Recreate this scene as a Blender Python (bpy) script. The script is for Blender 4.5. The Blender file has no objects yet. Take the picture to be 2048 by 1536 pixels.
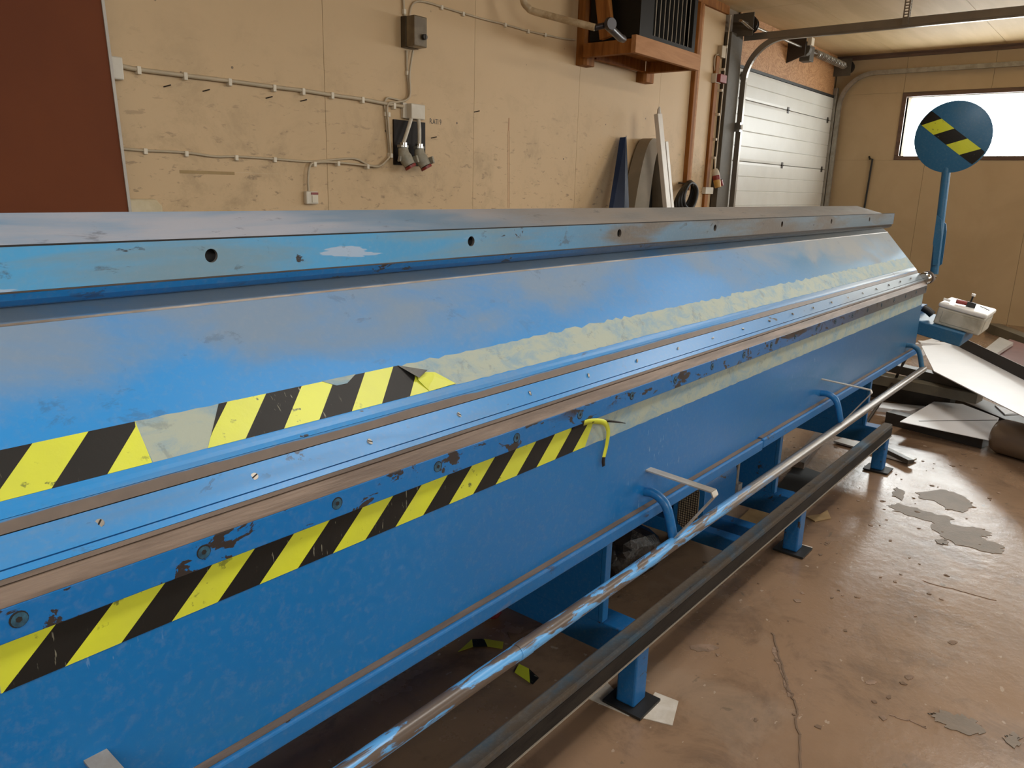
import bpy, bmesh, math, random
from mathutils import Vector, Matrix
from math import sin, cos, pi, radians

# ------------------------------------------------------------------ camera, world, light, exposure
scene = bpy.context.scene
COL = scene.collection
H = 1.5                                   # eye height
FPX, AZ, PI_, RO = 1540.0, 0.680207593, 0.252313520, 0.0276705784


def cam_matrix():
    X = Vector((sin(AZ), 0, cos(AZ))); Y = Vector((-cos(AZ), 0, sin(AZ))); Z = Vector((0, -1, 0))
    M = Matrix((X, Y, Z)).transposed()
    Rx = Matrix(((1, 0, 0), (0, cos(PI_), -sin(PI_)), (0, sin(PI_), cos(PI_))))
    Rz = Matrix(((cos(RO), -sin(RO), 0), (sin(RO), cos(RO), 0), (0, 0, 1)))
    return Rz @ Rx @ M


CM = cam_matrix()
cam_data = bpy.data.cameras.new('camera')
cam_data.sensor_fit = 'HORIZONTAL'; cam_data.sensor_width = 36.0
cam_data.lens = FPX / 2048.0 * 36.0
cam_data.clip_start = 0.02
cam = bpy.data.objects.new('camera', cam_data); COL.objects.link(cam)
R3 = Matrix((CM[0], -CM[1], -CM[2])).transposed()
cam.matrix_world = Matrix.Translation((0, 0, H)) @ R3.to_4x4()
scene.camera = cam

world = bpy.data.worlds.new('overcast'); scene.world = world
world.use_nodes = True
bg = world.node_tree.nodes['Background']
bg.inputs[0].default_value = (0.985, 0.985, 0.97, 1)
bg.inputs[1].default_value = 10.0
scene.view_settings.view_transform = 'Standard'
scene.view_settings.look = 'None'
scene.view_settings.gamma = 1.0
scene.view_settings.use_curve_mapping = False
scene.view_settings.exposure = 0.76

LAMP_W = 21.0                             # power of one added ceiling lamp, out of view
XL, XR, YF, YB, ZC = -3.2, 11.15, -4.2, 3.62, 3.25      # room
# openings that let the daylight in: (y0, y1, z0, z1) on the end wall, (x0, x1, z0, z1) on the front wall
END_WIN = [(0.75, 2.72, 2.0, 2.72), (-1.75, 0.45, 2.0, 2.72), (-3.9, -2.05, 2.0, 2.72)]
FRONT_WIN = [(-2.7, 0.3, 1.9, 2.95), (5.4, 8.4, 2.0, 2.95)]


def portal(name, loc, rot, sx, sy):
    l = bpy.data.lights.new(name, 'AREA'); l.shape = 'RECTANGLE'; l.size = sx; l.size_y = sy
    l.energy = 1.0
    l.cycles.is_portal = True
    o = bpy.data.objects.new(name, l); COL.objects.link(o)
    o.location = loc; o.rotation_euler = rot
    return o


for (y0, y1, z0, z1) in END_WIN:          # light travels towards -X
    portal('window_portal', (XR + 0.24, (y0 + y1) / 2, (z0 + z1) / 2), (0, radians(90), 0), z1 - z0, y1 - y0)
for (x0, x1, z0, z1) in FRONT_WIN:        # light travels towards +Y
    portal('window_portal', ((x0 + x1) / 2, YF - 0.24, (z0 + z1) / 2), (radians(90), 0, 0), x1 - x0, z1 - z0)


# ------------------------------------------------------------------ picking a point of the place from a measured bearing
def ray(px, py):
    return CM.transposed() @ Vector(((px - 1024) / FPX, (py - 768) / FPX, 1.0))


def at_x(px, py, X):
    d = ray(px, py); t = X / d.x; return Vector((X, d.y * t, H + d.z * t))


def at_y(px, py, Y):
    d = ray(px, py); t = Y / d.y; return Vector((d.x * t, Y, H + d.z * t))


def at_z(px, py, Z):
    d = ray(px, py); t = (Z - H) / d.z; return Vector((d.x * t, d.y * t, Z))


# ------------------------------------------------------------------ material helpers
class NT:
    def __init__(s, name):
        s.m = bpy.data.materials.new(name); s.m.use_nodes = True
        s.t = s.m.node_tree; s.n = s.t.nodes; s.bsdf = s.n['Principled BSDF']
        s.co = s.n.new('ShaderNodeTexCoord').outputs['Object']

    def set(s, sock, v):
        i = s.bsdf.inputs[sock]
        if hasattr(v, 'links') or hasattr(v, 'is_linked'):
            s.t.links.new(v, i)
        else:
            i.default_value = (*v, 1) if isinstance(v, (tuple, list)) and len(v) == 3 else v

    def lk(s, node, idx, v):
        if isinstance(v, bpy.types.NodeSocket):
            s.t.links.new(v, node.inputs[idx])
        else:
            node.inputs[idx].default_value = (*v, 1) if isinstance(v, (tuple, list)) and len(v) == 3 and node.inputs[idx].type == 'RGBA' else v

    def map(s, scale=(1, 1, 1), loc=(0, 0, 0), rot=(0, 0, 0)):
        n = s.n.new('ShaderNodeMapping'); s.t.links.new(s.co, n.inputs[0])
        n.inputs['Scale'].default_value = scale; n.inputs['Location'].default_value = loc; n.inputs['Rotation'].default_value = rot
        return n.outputs[0]

    def noise(s, scale=5, detail=4, rough=0.55, dist=0.0, vec=None):
        n = s.n.new('ShaderNodeTexNoise'); s.t.links.new(vec if vec is not None else s.co, n.inputs['Vector'])
        n.inputs['Scale'].default_value = scale; n.inputs['Detail'].default_value = detail
        n.inputs['Roughness'].default_value = rough; n.inputs['Distortion'].default_value = dist
        return n.outputs['Fac']

    def vor(s, scale=5, vec=None, feature='F1', out='Distance'):
        n = s.n.new('ShaderNodeTexVoronoi'); n.feature = feature
        s.t.links.new(vec if vec is not None else s.co, n.inputs['Vector']); n.inputs['Scale'].default_value = scale
        return n.outputs[out]

    def ramp(s, fac, a, b, smooth=True):
        n = s.n.new('ShaderNodeMapRange'); n.interpolation_type = 'SMOOTHSTEP' if smooth else 'LINEAR'
        s.t.links.new(fac, n.inputs[0]); n.inputs[1].default_value = a; n.inputs[2].default_value = b
        return n.outputs[0]

    def mul(s, a, b, op='MULTIPLY'):
        n = s.n.new('ShaderNodeMath'); n.operation = op; n.use_clamp = False
        s.lk(n, 0, a); s.lk(n, 1, b); return n.outputs[0]

    def mix(s, fac, a, b):
        n = s.n.new('ShaderNodeMix'); n.data_type = 'RGBA'
        s.lk(n, 0, fac); s.lk(n, 6, a); s.lk(n, 7, b); return n.outputs[2]

    def sep(s, axis):
        n = s.n.new('ShaderNodeSeparateXYZ'); s.t.links.new(s.co, n.inputs[0]); return n.outputs[axis]

    def bump(s, h, strength=0.2, dist=0.01):
        n = s.n.new('ShaderNodeBump'); n.inputs['Strength'].default_value = strength; n.inputs['Distance'].default_value = dist
        s.t.links.new(h, n.inputs['Height']); s.t.links.new(n.outputs[0], s.bsdf.inputs['Normal'])


MAT = {}


def plain(name, c, rough=0.5, metal=0.0, c2=None, scale=8, bump=0.0, stretch=(1, 1, 1), lo=0.35, hi=0.65, spec=0.5):
    t = NT(name)
    if c2 is not None:
        v = t.map(stretch)
        f = t.ramp(t.noise(scale, 5, 0.6, 0.3, v), lo, hi)
        t.set('Base Color', t.mix(f, c, c2))
        if bump: t.bump(t.noise(scale * 6, 4, 0.6, 0, v), bump, 0.004)
    else:
        f = t.noise(scale, 3)
        t.set('Base Color', t.mix(t.ramp(f, 0.2, 0.8), tuple(x * 0.9 for x in c), tuple(min(1, x * 1.08) for x in c)))
        if bump: t.bump(t.noise(scale * 8, 4), bump, 0.004)
    t.set('Roughness', rough); t.set('Metallic', metal); t.set('Specular IOR Level', spec)
    MAT[name] = t.m; return t.m


def blue_paint(name, base, dust, lo, hi, zr=None, rough=0.35, chips=0.0, xr=None, dust2=None, scratch=0.0, stretch=(0.7, 2.2, 2.2), seed=0, base2=None, bxr=None, patch=None, grime=0.0, ztop=None, spec=0.38):
    """blue enamel with a film of dust (own patchy outline), dark chips and pale scratches"""
    t = NT(name)
    v = t.map(stretch, (seed * 1.7, seed * 0.9, seed * 2.3))
    n = t.noise(2.2, 6, 0.58, 0.4, v)
    if zr:                                # dust lies thicker along one edge of the part
        z = t.ramp(t.sep(2), zr[0], zr[1], False)
        n = t.mul(n, t.mul(t.mul(z, -0.5, 'ADD'), zr[2]), 'ADD')
    f = t.ramp(n, lo, hi)
    d = dust
    if dust2 is not None:
        d = t.mix(t.ramp(t.mul(t.sep(0), t.mul(t.noise(1.5, 4, 0.6), 1.2), 'ADD'), xr[0], xr[1]), dust, dust2)
    bcol = t.mix(t.ramp(t.noise(1.3, 2), 0.3, 0.7), base, tuple(min(1, x * 1.15) for x in base))
    if base2 is not None:                 # greyer enamel towards the far end: wear, and on the apron painted grazing reflections
        bcol = t.mix(t.ramp(t.mul(t.sep(0), t.mul(t.noise(2.0, 4, 0.6, 0, t.map((0.8, 2, 2))), 1.0), 'ADD'), bxr[0], bxr[1]), bcol, base2)
    col = t.mix(f, bcol, d)
    fine = t.ramp(t.noise(90, 4, 0.7), 0.45, 0.75)
    col = t.mix(t.mul(fine, 0.12), col, (0.30, 0.30, 0.30))
    if patch:
        pn = t.ramp(t.noise(3.4, 5, 0.55, 0.3, t.map((1.2, 3, 6), (2.4, 0, 1.1))), patch[1], patch[1] + 0.02)
        pn = t.mul(pn, t.ramp(t.sep(0), patch[2] + 0.4, patch[2]))
        col = t.mix(t.mul(pn, 0.8), col, patch[0])
    if grime:
        gm = t.mul(t.ramp(t.noise(17, 6, 0.7, 0.4, t.map((0.7, 1, 1), (1, 4, 2))), 0.60, 0.68), t.ramp(t.noise(2.1, 3), 0.42, 0.6))
        col = t.mix(t.mul(gm, grime), col, (0.06, 0.065, 0.07))
    if scratch:
        sv = t.map((14, 14, 3.5), (0, 0, 0), (0.3, 0.5, 0.2))
        sc = t.mul(t.ramp(t.noise(7, 3, 0.6, 0, sv), 0.665, 0.70), t.ramp(t.noise(2.0, 2), 0.47, 0.6))
        col = t.mix(t.mul(sc, scratch), col, (0.45, 0.55, 0.65))
    if chips:
        c = t.ramp(t.noise(26, 5, 0.65, 0.5, t.map((0.5, 1, 1))), 0.66 - chips * 0.1, 0.68 - chips * 0.1)
        if ztop:                          # flaking along the upper edge
            zf = t.ramp(t.sep(2), ztop[0], ztop[1])
            c2 = t.ramp(t.noise(14, 6, 0.7, 0.6, t.map((0.35, 1, 1.6), (5, 0, 3))), 0.52, 0.545)
            c2 = t.mul(t.mul(c2, zf), t.ramp(t.noise(1.9, 3, 0.5, 0, t.map((1, 1, 1), (0.4, 0, 0))), 0.46, 0.54))
            c = t.mul(c, c2, 'MAXIMUM')
        else:
            c = t.mul(c, t.ramp(t.noise(2.6, 3, 0.5, 0, t.map((1, 1, 1), (3, 1, 7))), 0.48, 0.56))
        col = t.mix(c, col, (0.035, 0.028, 0.026))
    t.set('Base Color', col)
    t.set('Roughness', t.mul(t.mul(f, 0.25), rough, 'ADD'))
    t.set('Specular IOR Level', spec)
    t.bump(t.noise(40, 3), 0.03, 0.002)
    MAT[name] = t.m; return t.m


BL = (0.010, 0.150, 0.47)
blue_paint('apron_blue', (0.004, 0.125, 0.36), (0.035, 0.16, 0.31), 0.50, 0.85, None, 0.30, 0.0, scratch=0.45, base2=(0.03, 0.12, 0.24), bxr=(2.4, 5.0))  # far-end grey also paints in the room's grazing reflection
blue_paint('nose_blue', (0.005, 0.125, 0.37), (0.05, 0.17, 0.34), 0.6, 0.9, None, 0.32, 0.9, (1.6, 2.6), (0.10, 0.085, 0.07), ztop=(1.005, 1.03), base2=(0.07, 0.075, 0.085), bxr=(2.4, 4.2))
blue_paint('slope_blue', (0.022, 0.20, 0.50), (0.165, 0.235, 0.33), 0.36, 0.74, (1.13, 1.32, 0.44), 0.40, 0.0, (2.8, 4.2), (0.27, 0.28, 0.28), grime=0.3, stretch=(1.2, 2.4, 2.4), base2=(0.06, 0.17, 0.29), bxr=(2.0, 4.2), spec=0.25)
blue_paint('bar_blue', (0.06, 0.27, 0.50), (0.15, 0.25, 0.32), 0.42, 0.62, None, 0.42, 0.25, (1.7, 2.4), (0.13, 0.11, 0.09), stretch=(0.8, 3, 5), seed=2, base2=(0.09, 0.13, 0.16), bxr=(1.2, 3.2), patch=((0.36, 0.42, 0.52), 0.60, 0.9), grime=0.6)
blue_paint('ledge_blue', (0.12, 0.25, 0.40), (0.34, 0.36, 0.42), 0.36, 0.60, None, 0.40, 0.0, (1.2, 2.4), (0.20, 0.175, 0.15), stretch=(0.7, 2, 4), seed=4, base2=(0.17, 0.17, 0.165), bxr=(1.0, 2.6), grime=0.5)
blue_paint('foot_blue', (0.022, 0.20, 0.49), (0.12, 0.20, 0.32), 0.50, 0.8, None, 0.32, 0.25, (2.4, 4.0), (0.22, 0.20, 0.18), stretch=(0.6, 3, 3), seed=6, base2=(0.15, 0.19, 0.22), bxr=(2.2, 4.4), grime=0.4)
blue_paint('frame_blue', (0.006, 0.105, 0.30), (0.03, 0.13, 0.26), 0.6, 0.9, None, 0.45, 0.3)
blue_paint('rail_blue', (0.025, 0.075, 0.125), (0.090, 0.070, 0.052), 0.30, 0.55, None, 0.55, 0.4, stretch=(1.5, 4, 4), seed=3)
blue_paint('lever_blue', (0.018, 0.10, 0.20), (0.06, 0.13, 0.19), 0.5, 0.8, None, 0.4, 0.0)
blue_paint('arm_blue', (0.010, 0.125, 0.34), (0.06, 0.17, 0.30), 0.5, 0.8, None, 0.3, 0.3)
blue_paint('flange_blue', (0.010, 0.12, 0.33), (0.14, 0.12, 0.10), 0.58, 0.82, None, 0.45, 0.5, stretch=(1.5, 5, 5), seed=5)

# dust and rust lying in the corner of the clamp foot, thinning out into the blue
t = NT('worn_mix')
n1 = t.noise(7, 6, 0.65, 0.5, t.map((0.5, 4, 4)))
zz = t.ramp(t.sep(2), 1.1175, 1.108)
f = t.ramp(t.mul(n1, t.mul(zz, 0.55), 'ADD'), 0.62, 0.78)
br_ = t.mix(t.noise(30, 4), (0.165, 0.125, 0.10), (0.09, 0.07, 0.058))
t.set('Base Color', t.mix(f, (0.022, 0.18, 0.43), br_)); t.set('Roughness', 0.5); MAT['worn_mix'] = t.m

blue_paint('lip_blue', (0.006, 0.12, 0.33), (0.05, 0.17, 0.34), 0.6, 0.9, None, 0.32, 0.9, base2=(0.05, 0.055, 0.06), bxr=(1.6, 2.8))
# the handrail: blue enamel worn through to brown steel in patches along it
t = NT('pipe_worn')
f = t.ramp(t.noise(5, 6, 0.6, 0.6, t.map((1.6, 9, 9))), 0.47, 0.53)
x_fade = t.ramp(t.mul(t.sep(0), t.mul(t.noise(4, 3), 0.8), 'ADD'), 2.1, 2.9)
f = t.mul(f, x_fade, 'MAXIMUM')
t.set('Base Color', t.mix(f, (0.10, 0.34, 0.68), t.mix(x_fade, (0.10, 0.075, 0.06), (0.30, 0.28, 0.26))))
t.set('Metallic', t.mul(x_fade, 0.75)); t.set('Roughness', 0.33); t.bump(f, 0.15, 0.001)
MAT['pipe_worn'] = t.m

plain('rust_strip', (0.155, 0.115, 0.09), 0.65, 0.0, (0.095, 0.07, 0.055), 6, 0.3, (0.6, 4, 4))
plain('bare_steel', (0.30, 0.28, 0.26), 0.38, 0.7, (0.16, 0.12, 0.09), 5, 0.1, (0.8, 4, 4))
plain('nose_rust', (0.21, 0.155, 0.12), 0.5, 0.2, (0.12, 0.085, 0.065), 7, 0.3, (0.5, 5, 5))
plain('groove', (0.012, 0.010, 0.009), 0.8)
plain('rail_dark', (0.012, 0.010, 0.009), 0.65, 0.0, (0.026, 0.021, 0.017), 6, 0.2, (1, 4, 4), spec=0.25)
plain('rail_edge', (0.32, 0.28, 0.23), 0.6)
plain('chrome', (0.55, 0.55, 0.54), 0.18, 1.0, (0.35, 0.33, 0.3), 10)
plain('bolt_steel', (0.045, 0.14, 0.22), 0.35, 0.2, (0.02, 0.06, 0.10), 60)
plain('bracket_steel', (0.50, 0.48, 0.44), 0.4, 0.4, (0.36, 0.32, 0.27), 12)
t = NT('tape_yellow')
f = t.ramp(t.noise(55, 4, 0.6), 0.62, 0.70)
c = t.mix(t.ramp(t.noise(5, 4), 0.35, 0.7), (0.60, 0.64, 0.035), (0.52, 0.55, 0.05))
t.set('Base Color', t.mix(t.mul(f, t.ramp(t.noise(3, 2), 0.5, 0.65)), c, (0.08, 0.10, 0.03)))
t.set('Roughness', 0.38); t.bump(t.noise(30, 4, 0.6), 0.25, 0.003); MAT['tape_yellow'] = t.m
t = NT('tape_black')
sc = t.mul(t.ramp(t.noise(12, 3, 0.5, 0, t.map((22, 3, 3), (0, 0, 0), (0, 0.5, 0.3))), 0.66, 0.70), t.ramp(t.noise(4, 2), 0.46, 0.56))
t.set('Base Color', t.mix(t.mul(sc, 0.8), t.mix(t.noise(6, 4), (0.004, 0.004, 0.004), (0.016, 0.014, 0.012)), (0.30, 0.29, 0.22)))
t.set('Specular IOR Level', 0.3)
t.set('Roughness', 0.5); t.bump(t.noise(30, 4, 0.6), 0.25, 0.003); MAT['tape_black'] = t.m
t = NT('residue')
v = t.map((1.2, 2, 2))
f = t.ramp(t.noise(11, 7, 0.7, 0.5, v), 0.42, 0.68)
c = t.mix(f, (0.33, 0.37, 0.31), (0.19, 0.30, 0.37))
t.set('Base Color', t.mix(t.mul(t.ramp(t.noise(22, 5, 0.7, 0.5), 0.58, 0.68), 0.45), c, (0.13, 0.17, 0.17)))
t.set('Roughness', 0.6); t.bump(t.noise(35, 5, 0.6), 0.4, 0.003); MAT['residue'] = t.m
plain('tape_back', (0.10, 0.105, 0.10), 0.5, 0, (0.16, 0.16, 0.15), 30)

# walls
plain('wall_clean', (0.49, 0.36, 0.21), 0.62, 0, (0.44, 0.32, 0.18), 1.3, 0.05)
t = NT('wall_board')
big = t.mix(t.ramp(t.noise(0.5, 3), 0.35, 0.65), (0.54, 0.375, 0.205), (0.59, 0.415, 0.235))
gr = t.mul(t.ramp(t.noise(3.2, 8, 0.72, 0.3), 0.46, 0.70), t.ramp(t.sep(2), 2.45, 1.35, False))
c = t.mix(t.mul(gr, 0.75), big, (0.33, 0.235, 0.125))
scuff = t.mul(t.ramp(t.noise(11, 6, 0.68, 0.4, t.map((1, 1, 3))), 0.58, 0.66), t.ramp(t.sep(2), 2.25, 1.3, False))
c = t.mix(t.mul(scuff, 0.7), c, (0.17, 0.115, 0.065))
spk = t.mul(t.ramp(t.vor(7.5), 0.06, 0.045), t.ramp(t.noise(4, 2), 0.48, 0.53))
c = t.mix(t.mul(spk, 0.8), c, (0.05, 0.035, 0.025))
t.set('Base Color', c); t.set('Roughness', 0.62); t.bump(t.noise(60, 4), 0.06, 0.004); MAT['wall_board'] = t.m
plain('wall_gap', (0.16, 0.11, 0.065), 0.8)
plain('wall_plaster', (0.55, 0.42, 0.26), 0.7, 0, (0.48, 0.36, 0.22), 1.5)
plain('ceiling_board', (0.60, 0.43, 0.22), 0.65, 0, (0.52, 0.365, 0.175), 1.6, 0.03, (0.4, 3.5, 1))
plain('trim_brown', (0.15, 0.085, 0.055), 0.5, 0, (0.10, 0.058, 0.04), 8, 0, (1, 0.3, 4))

# floor
t = NT('floor_concrete')
a = t.mix(t.ramp(t.noise(0.9, 5, 0.6, 0.3), 0.35, 0.68), (0.30, 0.193, 0.12), (0.232, 0.15, 0.094))
a = t.mix(t.mul(t.ramp(t.noise(3.5, 8, 0.74, 0.5), 0.48, 0.68), 0.75), a, (0.16, 0.104, 0.068))
a = t.mix(t.mul(t.ramp(t.noise(1.7, 6, 0.65, 0.5, t.map((1, 1, 1), (5, 3, 0))), 0.55, 0.68), 0.35), a, (0.37, 0.28, 0.205))
ch = t.mul(t.ramp(t.noise(13, 4, 0.6, 0.3), 0.665, 0.69), t.ramp(t.noise(1.6, 2), 0.45, 0.6))
a = t.mix(t.mul(ch, 0.75), a, (0.13, 0.105, 0.075))
fl = t.ramp(t.noise(21, 3, 0.5, 0.2, t.map((1, 1.4, 1), (2, 7, 1))), 0.70, 0.715)
a = t.mix(t.mul(fl, 0.7), a, (0.45, 0.36, 0.28))
t.set('Base Color', a)
t.set('Roughness', t.mul(t.mul(t.noise(2.5, 6, 0.65), 0.30), 0.10, 'ADD'))
t.set('Specular IOR Level', 0.6)
t.bump(t.mul(t.noise(16, 6, 0.6), t.mul(t.noise(2.5, 3), 0.6), 'ADD'), 0.16, 0.012)
MAT['floor_concrete'] = t.m
plain('floor_patch', (0.185, 0.135, 0.09), 0.45, 0, (0.15, 0.11, 0.072), 12, 0.2)
plain('crack_dark', (0.17, 0.11, 0.07), 0.85)
plain('crack_pale', (0.30, 0.20, 0.14), 0.8, 0, (0.18, 0.12, 0.08), 20)

# everything else
plain('brown_sheet', (0.155, 0.045, 0.017), 0.7, 0, (0.135, 0.039, 0.016), 1.2, spec=0.15)
plain('sheet_edge', (0.46, 0.42, 0.37), 0.5)
plain('white_plastic', (0.62, 0.56, 0.46), 0.4, 0, (0.54, 0.47, 0.36), 8)
plain('cable_grey', (0.46, 0.37, 0.25), 0.5)
plain('clip_white', (0.66, 0.58, 0.45), 0.5)
plain('isolator_dark', (0.085, 0.062, 0.038), 0.3, 0.0, (0.06, 0.045, 0.028), 6, spec=0.15)
t = NT('smoked_lid'); t.set('Base Color', t.mix(t.ramp(t.noise(9, 3), 0.35, 0.65), (0.11, 0.078, 0.042), (0.19, 0.14, 0.08))); t.set('Roughness', 0.3); MAT['smoked_lid'] = t.m
plain('black_plate', (0.018, 0.012, 0.009), 0.5, spec=0.15)
plain('black_rubber', (0.012, 0.012, 0.012), 0.5)
plain('plug_grey', (0.25, 0.225, 0.165), 0.5, 0, (0.33, 0.30, 0.23), 30)
plain('plug_red', (0.22, 0.022, 0.015), 0.4)
plain('plug_yellow', (0.50, 0.28, 0.06), 0.45)
t = NT('wood_dark')
w = t.noise(5, 6, 0.6, 1.2, t.map((3, 3, 0.35)))
t.set('Base Color', t.mix(t.ramp(w, 0.3, 0.7), (0.34, 0.135, 0.032), (0.19, 0.068, 0.015))); t.set('Roughness', 0.65); t.set('Specular IOR Level', 0.2); MAT['wood_dark'] = t.m
t = NT('wood_pink')
w = t.noise(5, 6, 0.6, 1.2, t.map((0.35, 3, 3)))
t.set('Base Color', t.mix(t.ramp(w, 0.3, 0.7), (0.46, 0.23, 0.10), (0.36, 0.165, 0.065))); t.set('Roughness', 0.65); t.set('Specular IOR Level', 0.2); MAT['wood_pink'] = t.m
t = NT('plywood')
w = t.noise(2.6, 5, 0.6, 2.5, t.map((0.8, 1, 1.6)))
n_ = t.n.new('ShaderNodeMath'); n_.operation = 'FRACT'; t.t.links.new(t.mul(w, 9), n_.inputs[0])
t.set('Base Color', t.mix(t.ramp(n_.outputs[0], 0.0, 1.0), (0.36, 0.165, 0.06), (0.54, 0.29, 0.125))); t.set('Roughness', 0.6); MAT['plywood'] = t.m
plain('heater_black', (0.012, 0.010, 0.008), 0.4, spec=0.15)
plain('grille_grey', (0.40, 0.35, 0.28), 0.45, 0.3, (0.32, 0.28, 0.22), 10)
plain('pipe_cream', (0.56, 0.44, 0.28), 0.5, 0, (0.38, 0.27, 0.15), 14)
plain('valve_dark', (0.035, 0.028, 0.03), 0.35, 0.3)
plain('door_white', (0.66, 0.65, 0.60), 0.42, 0, (0.60, 0.585, 0.53), 1.4, 0.05)
plain('door_seam', (0.30, 0.28, 0.24), 0.6)
plain('galvanised', (0.38, 0.36, 0.32), 0.42, 0.6, (0.28, 0.26, 0.22), 12)
plain('steel_grey', (0.115, 0.098, 0.075), 0.6, 0.0, (0.09, 0.076, 0.058), 5, spec=0.25)
plain('track_steel', (0.26, 0.23, 0.19), 0.34, 0.5)
plain('dark_steel', (0.05, 0.042, 0.035), 0.45, 0.4)
t = NT('window_glass')
t.set('Base Color', (1, 1, 1)); t.set('Roughness', 0.03)
tr = t.n.new('ShaderNodeBsdfTransparent'); tr.inputs[0].default_value = (0.93, 0.95, 0.95, 1)
gl = t.n.new('ShaderNodeBsdfGlossy'); gl.inputs['Roughness'].default_value = 0.03
mx = t.n.new('ShaderNodeMixShader'); mx.inputs[0].default_value = 0.06
t.t.links.new(tr.outputs[0], mx.inputs[1]); t.t.links.new(gl.outputs[0], mx.inputs[2])
t.t.links.new(mx.outputs[0], t.n['Material Output'].inputs[0]); MAT['window_glass'] = t.m
plain('navy_sheet', (0.005, 0.010, 0.026), 0.45, 0, (0.009, 0.017, 0.042), 4, spec=0.15)
plain('grey_lino', (0.20, 0.165, 0.115), 0.6, 0, (0.26, 0.21, 0.15), 3)
plain('white_profile', (0.66, 0.60, 0.52), 0.4)
plain('cream_panel', (0.66, 0.56, 0.38), 0.6, 0, (0.52, 0.42, 0.25), 5)
plain('sheet_white', (0.84, 0.85, 0.87), 0.35, 0, (0.79, 0.80, 0.82), 2)
plain('sheet_grey', (0.50, 0.49, 0.46), 0.3, 0.2)
plain('sheet_maroon', (0.22, 0.10, 0.095), 0.35, 0, (0.17, 0.075, 0.07), 3)
plain('profile_dark', (0.035, 0.032, 0.028), 0.35, 0.1, (0.06, 0.055, 0.045), 4)
plain('profile_olive', (0.16, 0.145, 0.105), 0.4, 0.1, (0.11, 0.10, 0.075), 4)
plain('roll_brown', (0.17, 0.125, 0.085), 0.28, 0, (0.14, 0.10, 0.07), 2)
plain('box_plastic', (0.50, 0.47, 0.39), 0.5, 0, (0.34, 0.31, 0.24), 8)
plain('box_lid', (0.72, 0.71, 0.68), 0.35)
plain('bag_black', (0.010, 0.009, 0.009), 0.22, 0, (0.03, 0.022, 0.018), 20, 0.6)
plain('cloth_red', (0.20, 0.012, 0.02), 0.7)
plain('paper_white', (0.62, 0.58, 0.52), 0.7, 0, (0.52, 0.47, 0.40), 20)
plain('cardboard', (0.38, 0.26, 0.12), 0.8, 0, (0.30, 0.20, 0.09), 9)
plain('mat_black', (0.020, 0.019, 0.017), 0.6)
plain('drip_red', (0.46, 0.26, 0.14), 0.7)
plain('mesh_tan', (0.46, 0.36, 0.24), 0.6)

# ------------------------------------------------------------------ object helpers


def finish(name, bm, mats, parent=None, smooth=None, bevel=0.0, seg=2):
    bmesh.ops.recalc_face_normals(bm, faces=bm.faces)
    me = bpy.data.meshes.new(name); bm.to_mesh(me); bm.free()
    for m in (mats if isinstance(mats, (list, tuple)) else [mats]):
        me.materials.append(MAT[m])
    if smooth is not None:
        me.shade_smooth(); me.set_sharp_from_angle(angle=radians(smooth))
    o = bpy.data.objects.new(name, me); COL.objects.link(o)
    if bevel:
        b = o.modifiers.new('bevel', 'BEVEL'); b.width = bevel; b.segments = seg; b.limit_method = 'ANGLE'; b.angle_limit = radians(40)
    if parent is not None:
        o.parent = parent
        o.matrix_parent_inverse = Matrix.Translation(parent_world(parent)).inverted()
    return o


def parent_world(p):
    v = Vector(p.location)
    q = p.parent
    while q is not None:
        # parts carry an inverse that cancels their parent's offset
        v = v + (p.matrix_parent_inverse.translation + parent_world(q))
        break
    return v


def tag(o, label, cat, group=None):
    o['label'] = label; o['category'] = cat
    if group: o['group'] = group
    return o


def struct(o):
    o['kind'] = 'structure'; return o


def empty(name, loc, label=None, cat=None, group=None):
    o = bpy.data.objects.new(name, None); COL.objects.link(o); o.location = loc
    o.empty_display_size = 0.1
    if label: tag(o, label, cat, group)
    return o


def B():
    return bmesh.new()


def hexa(bm, p, mi=0):
    vs = [bm.verts.new(q) for q in p]
    for f in ((0, 1, 2, 3), (4, 7, 6, 5), (0, 4, 5, 1), (1, 5, 6, 2), (2, 6, 7, 3), (3, 7, 4, 0)):
        bm.faces.new([vs[i] for i in f]).material_index = mi
    return bm


def box(bm, x0, x1, y0, y1, z0, z1, mi=0):
    return hexa(bm, [(x0, y0, z0), (x1, y0, z0), (x1, y1, z0), (x0, y1, z0), (x0, y0, z1), (x1, y0, z1), (x1, y1, z1), (x0, y1, z1)], mi)


def bar(bm, p, q, w, h, up=(0, 0, 1), mi=0):
    """rectangular bar from p to q, w across, h along up"""
    p, q = Vector(p), Vector(q); d = (q - p).normalized(); u = Vector(up)
    s = d.cross(u)
    if s.length < 1e-5: s = d.cross(Vector((0, 1, 0)))
    s.normalize(); u = s.cross(d).normalized()
    a, b = s * w / 2, u * h / 2
    return hexa(bm, [p - a - b, p + a - b, p + a + b, p - a + b, q - a - b, q + a - b, q + a + b, q - a + b], mi)


def slab(bm, pts, thick, mi=0):
    """polygon of 3d points thickened by the vector thick"""
    th = Vector(thick)
    a = [bm.verts.new(Vector(p)) for p in pts]; b = [bm.verts.new(Vector(p) + th) for p in pts]
    n = len(pts)
    bm.faces.new(a).material_index = mi; bm.faces.new(list(reversed(b))).material_index = mi
    for i in range(n):
        j = (i + 1) % n
        bm.faces.new([a[i], b[i], b[j], a[j]]).material_index = mi
    return bm


def extr(bm, prof, x0, x1, mi=0):
    """closed (y, z) profile run along x"""
    return slab(bm, [(x0, y, z) for y, z in prof], (x1 - x0, 0, 0), mi)


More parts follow.
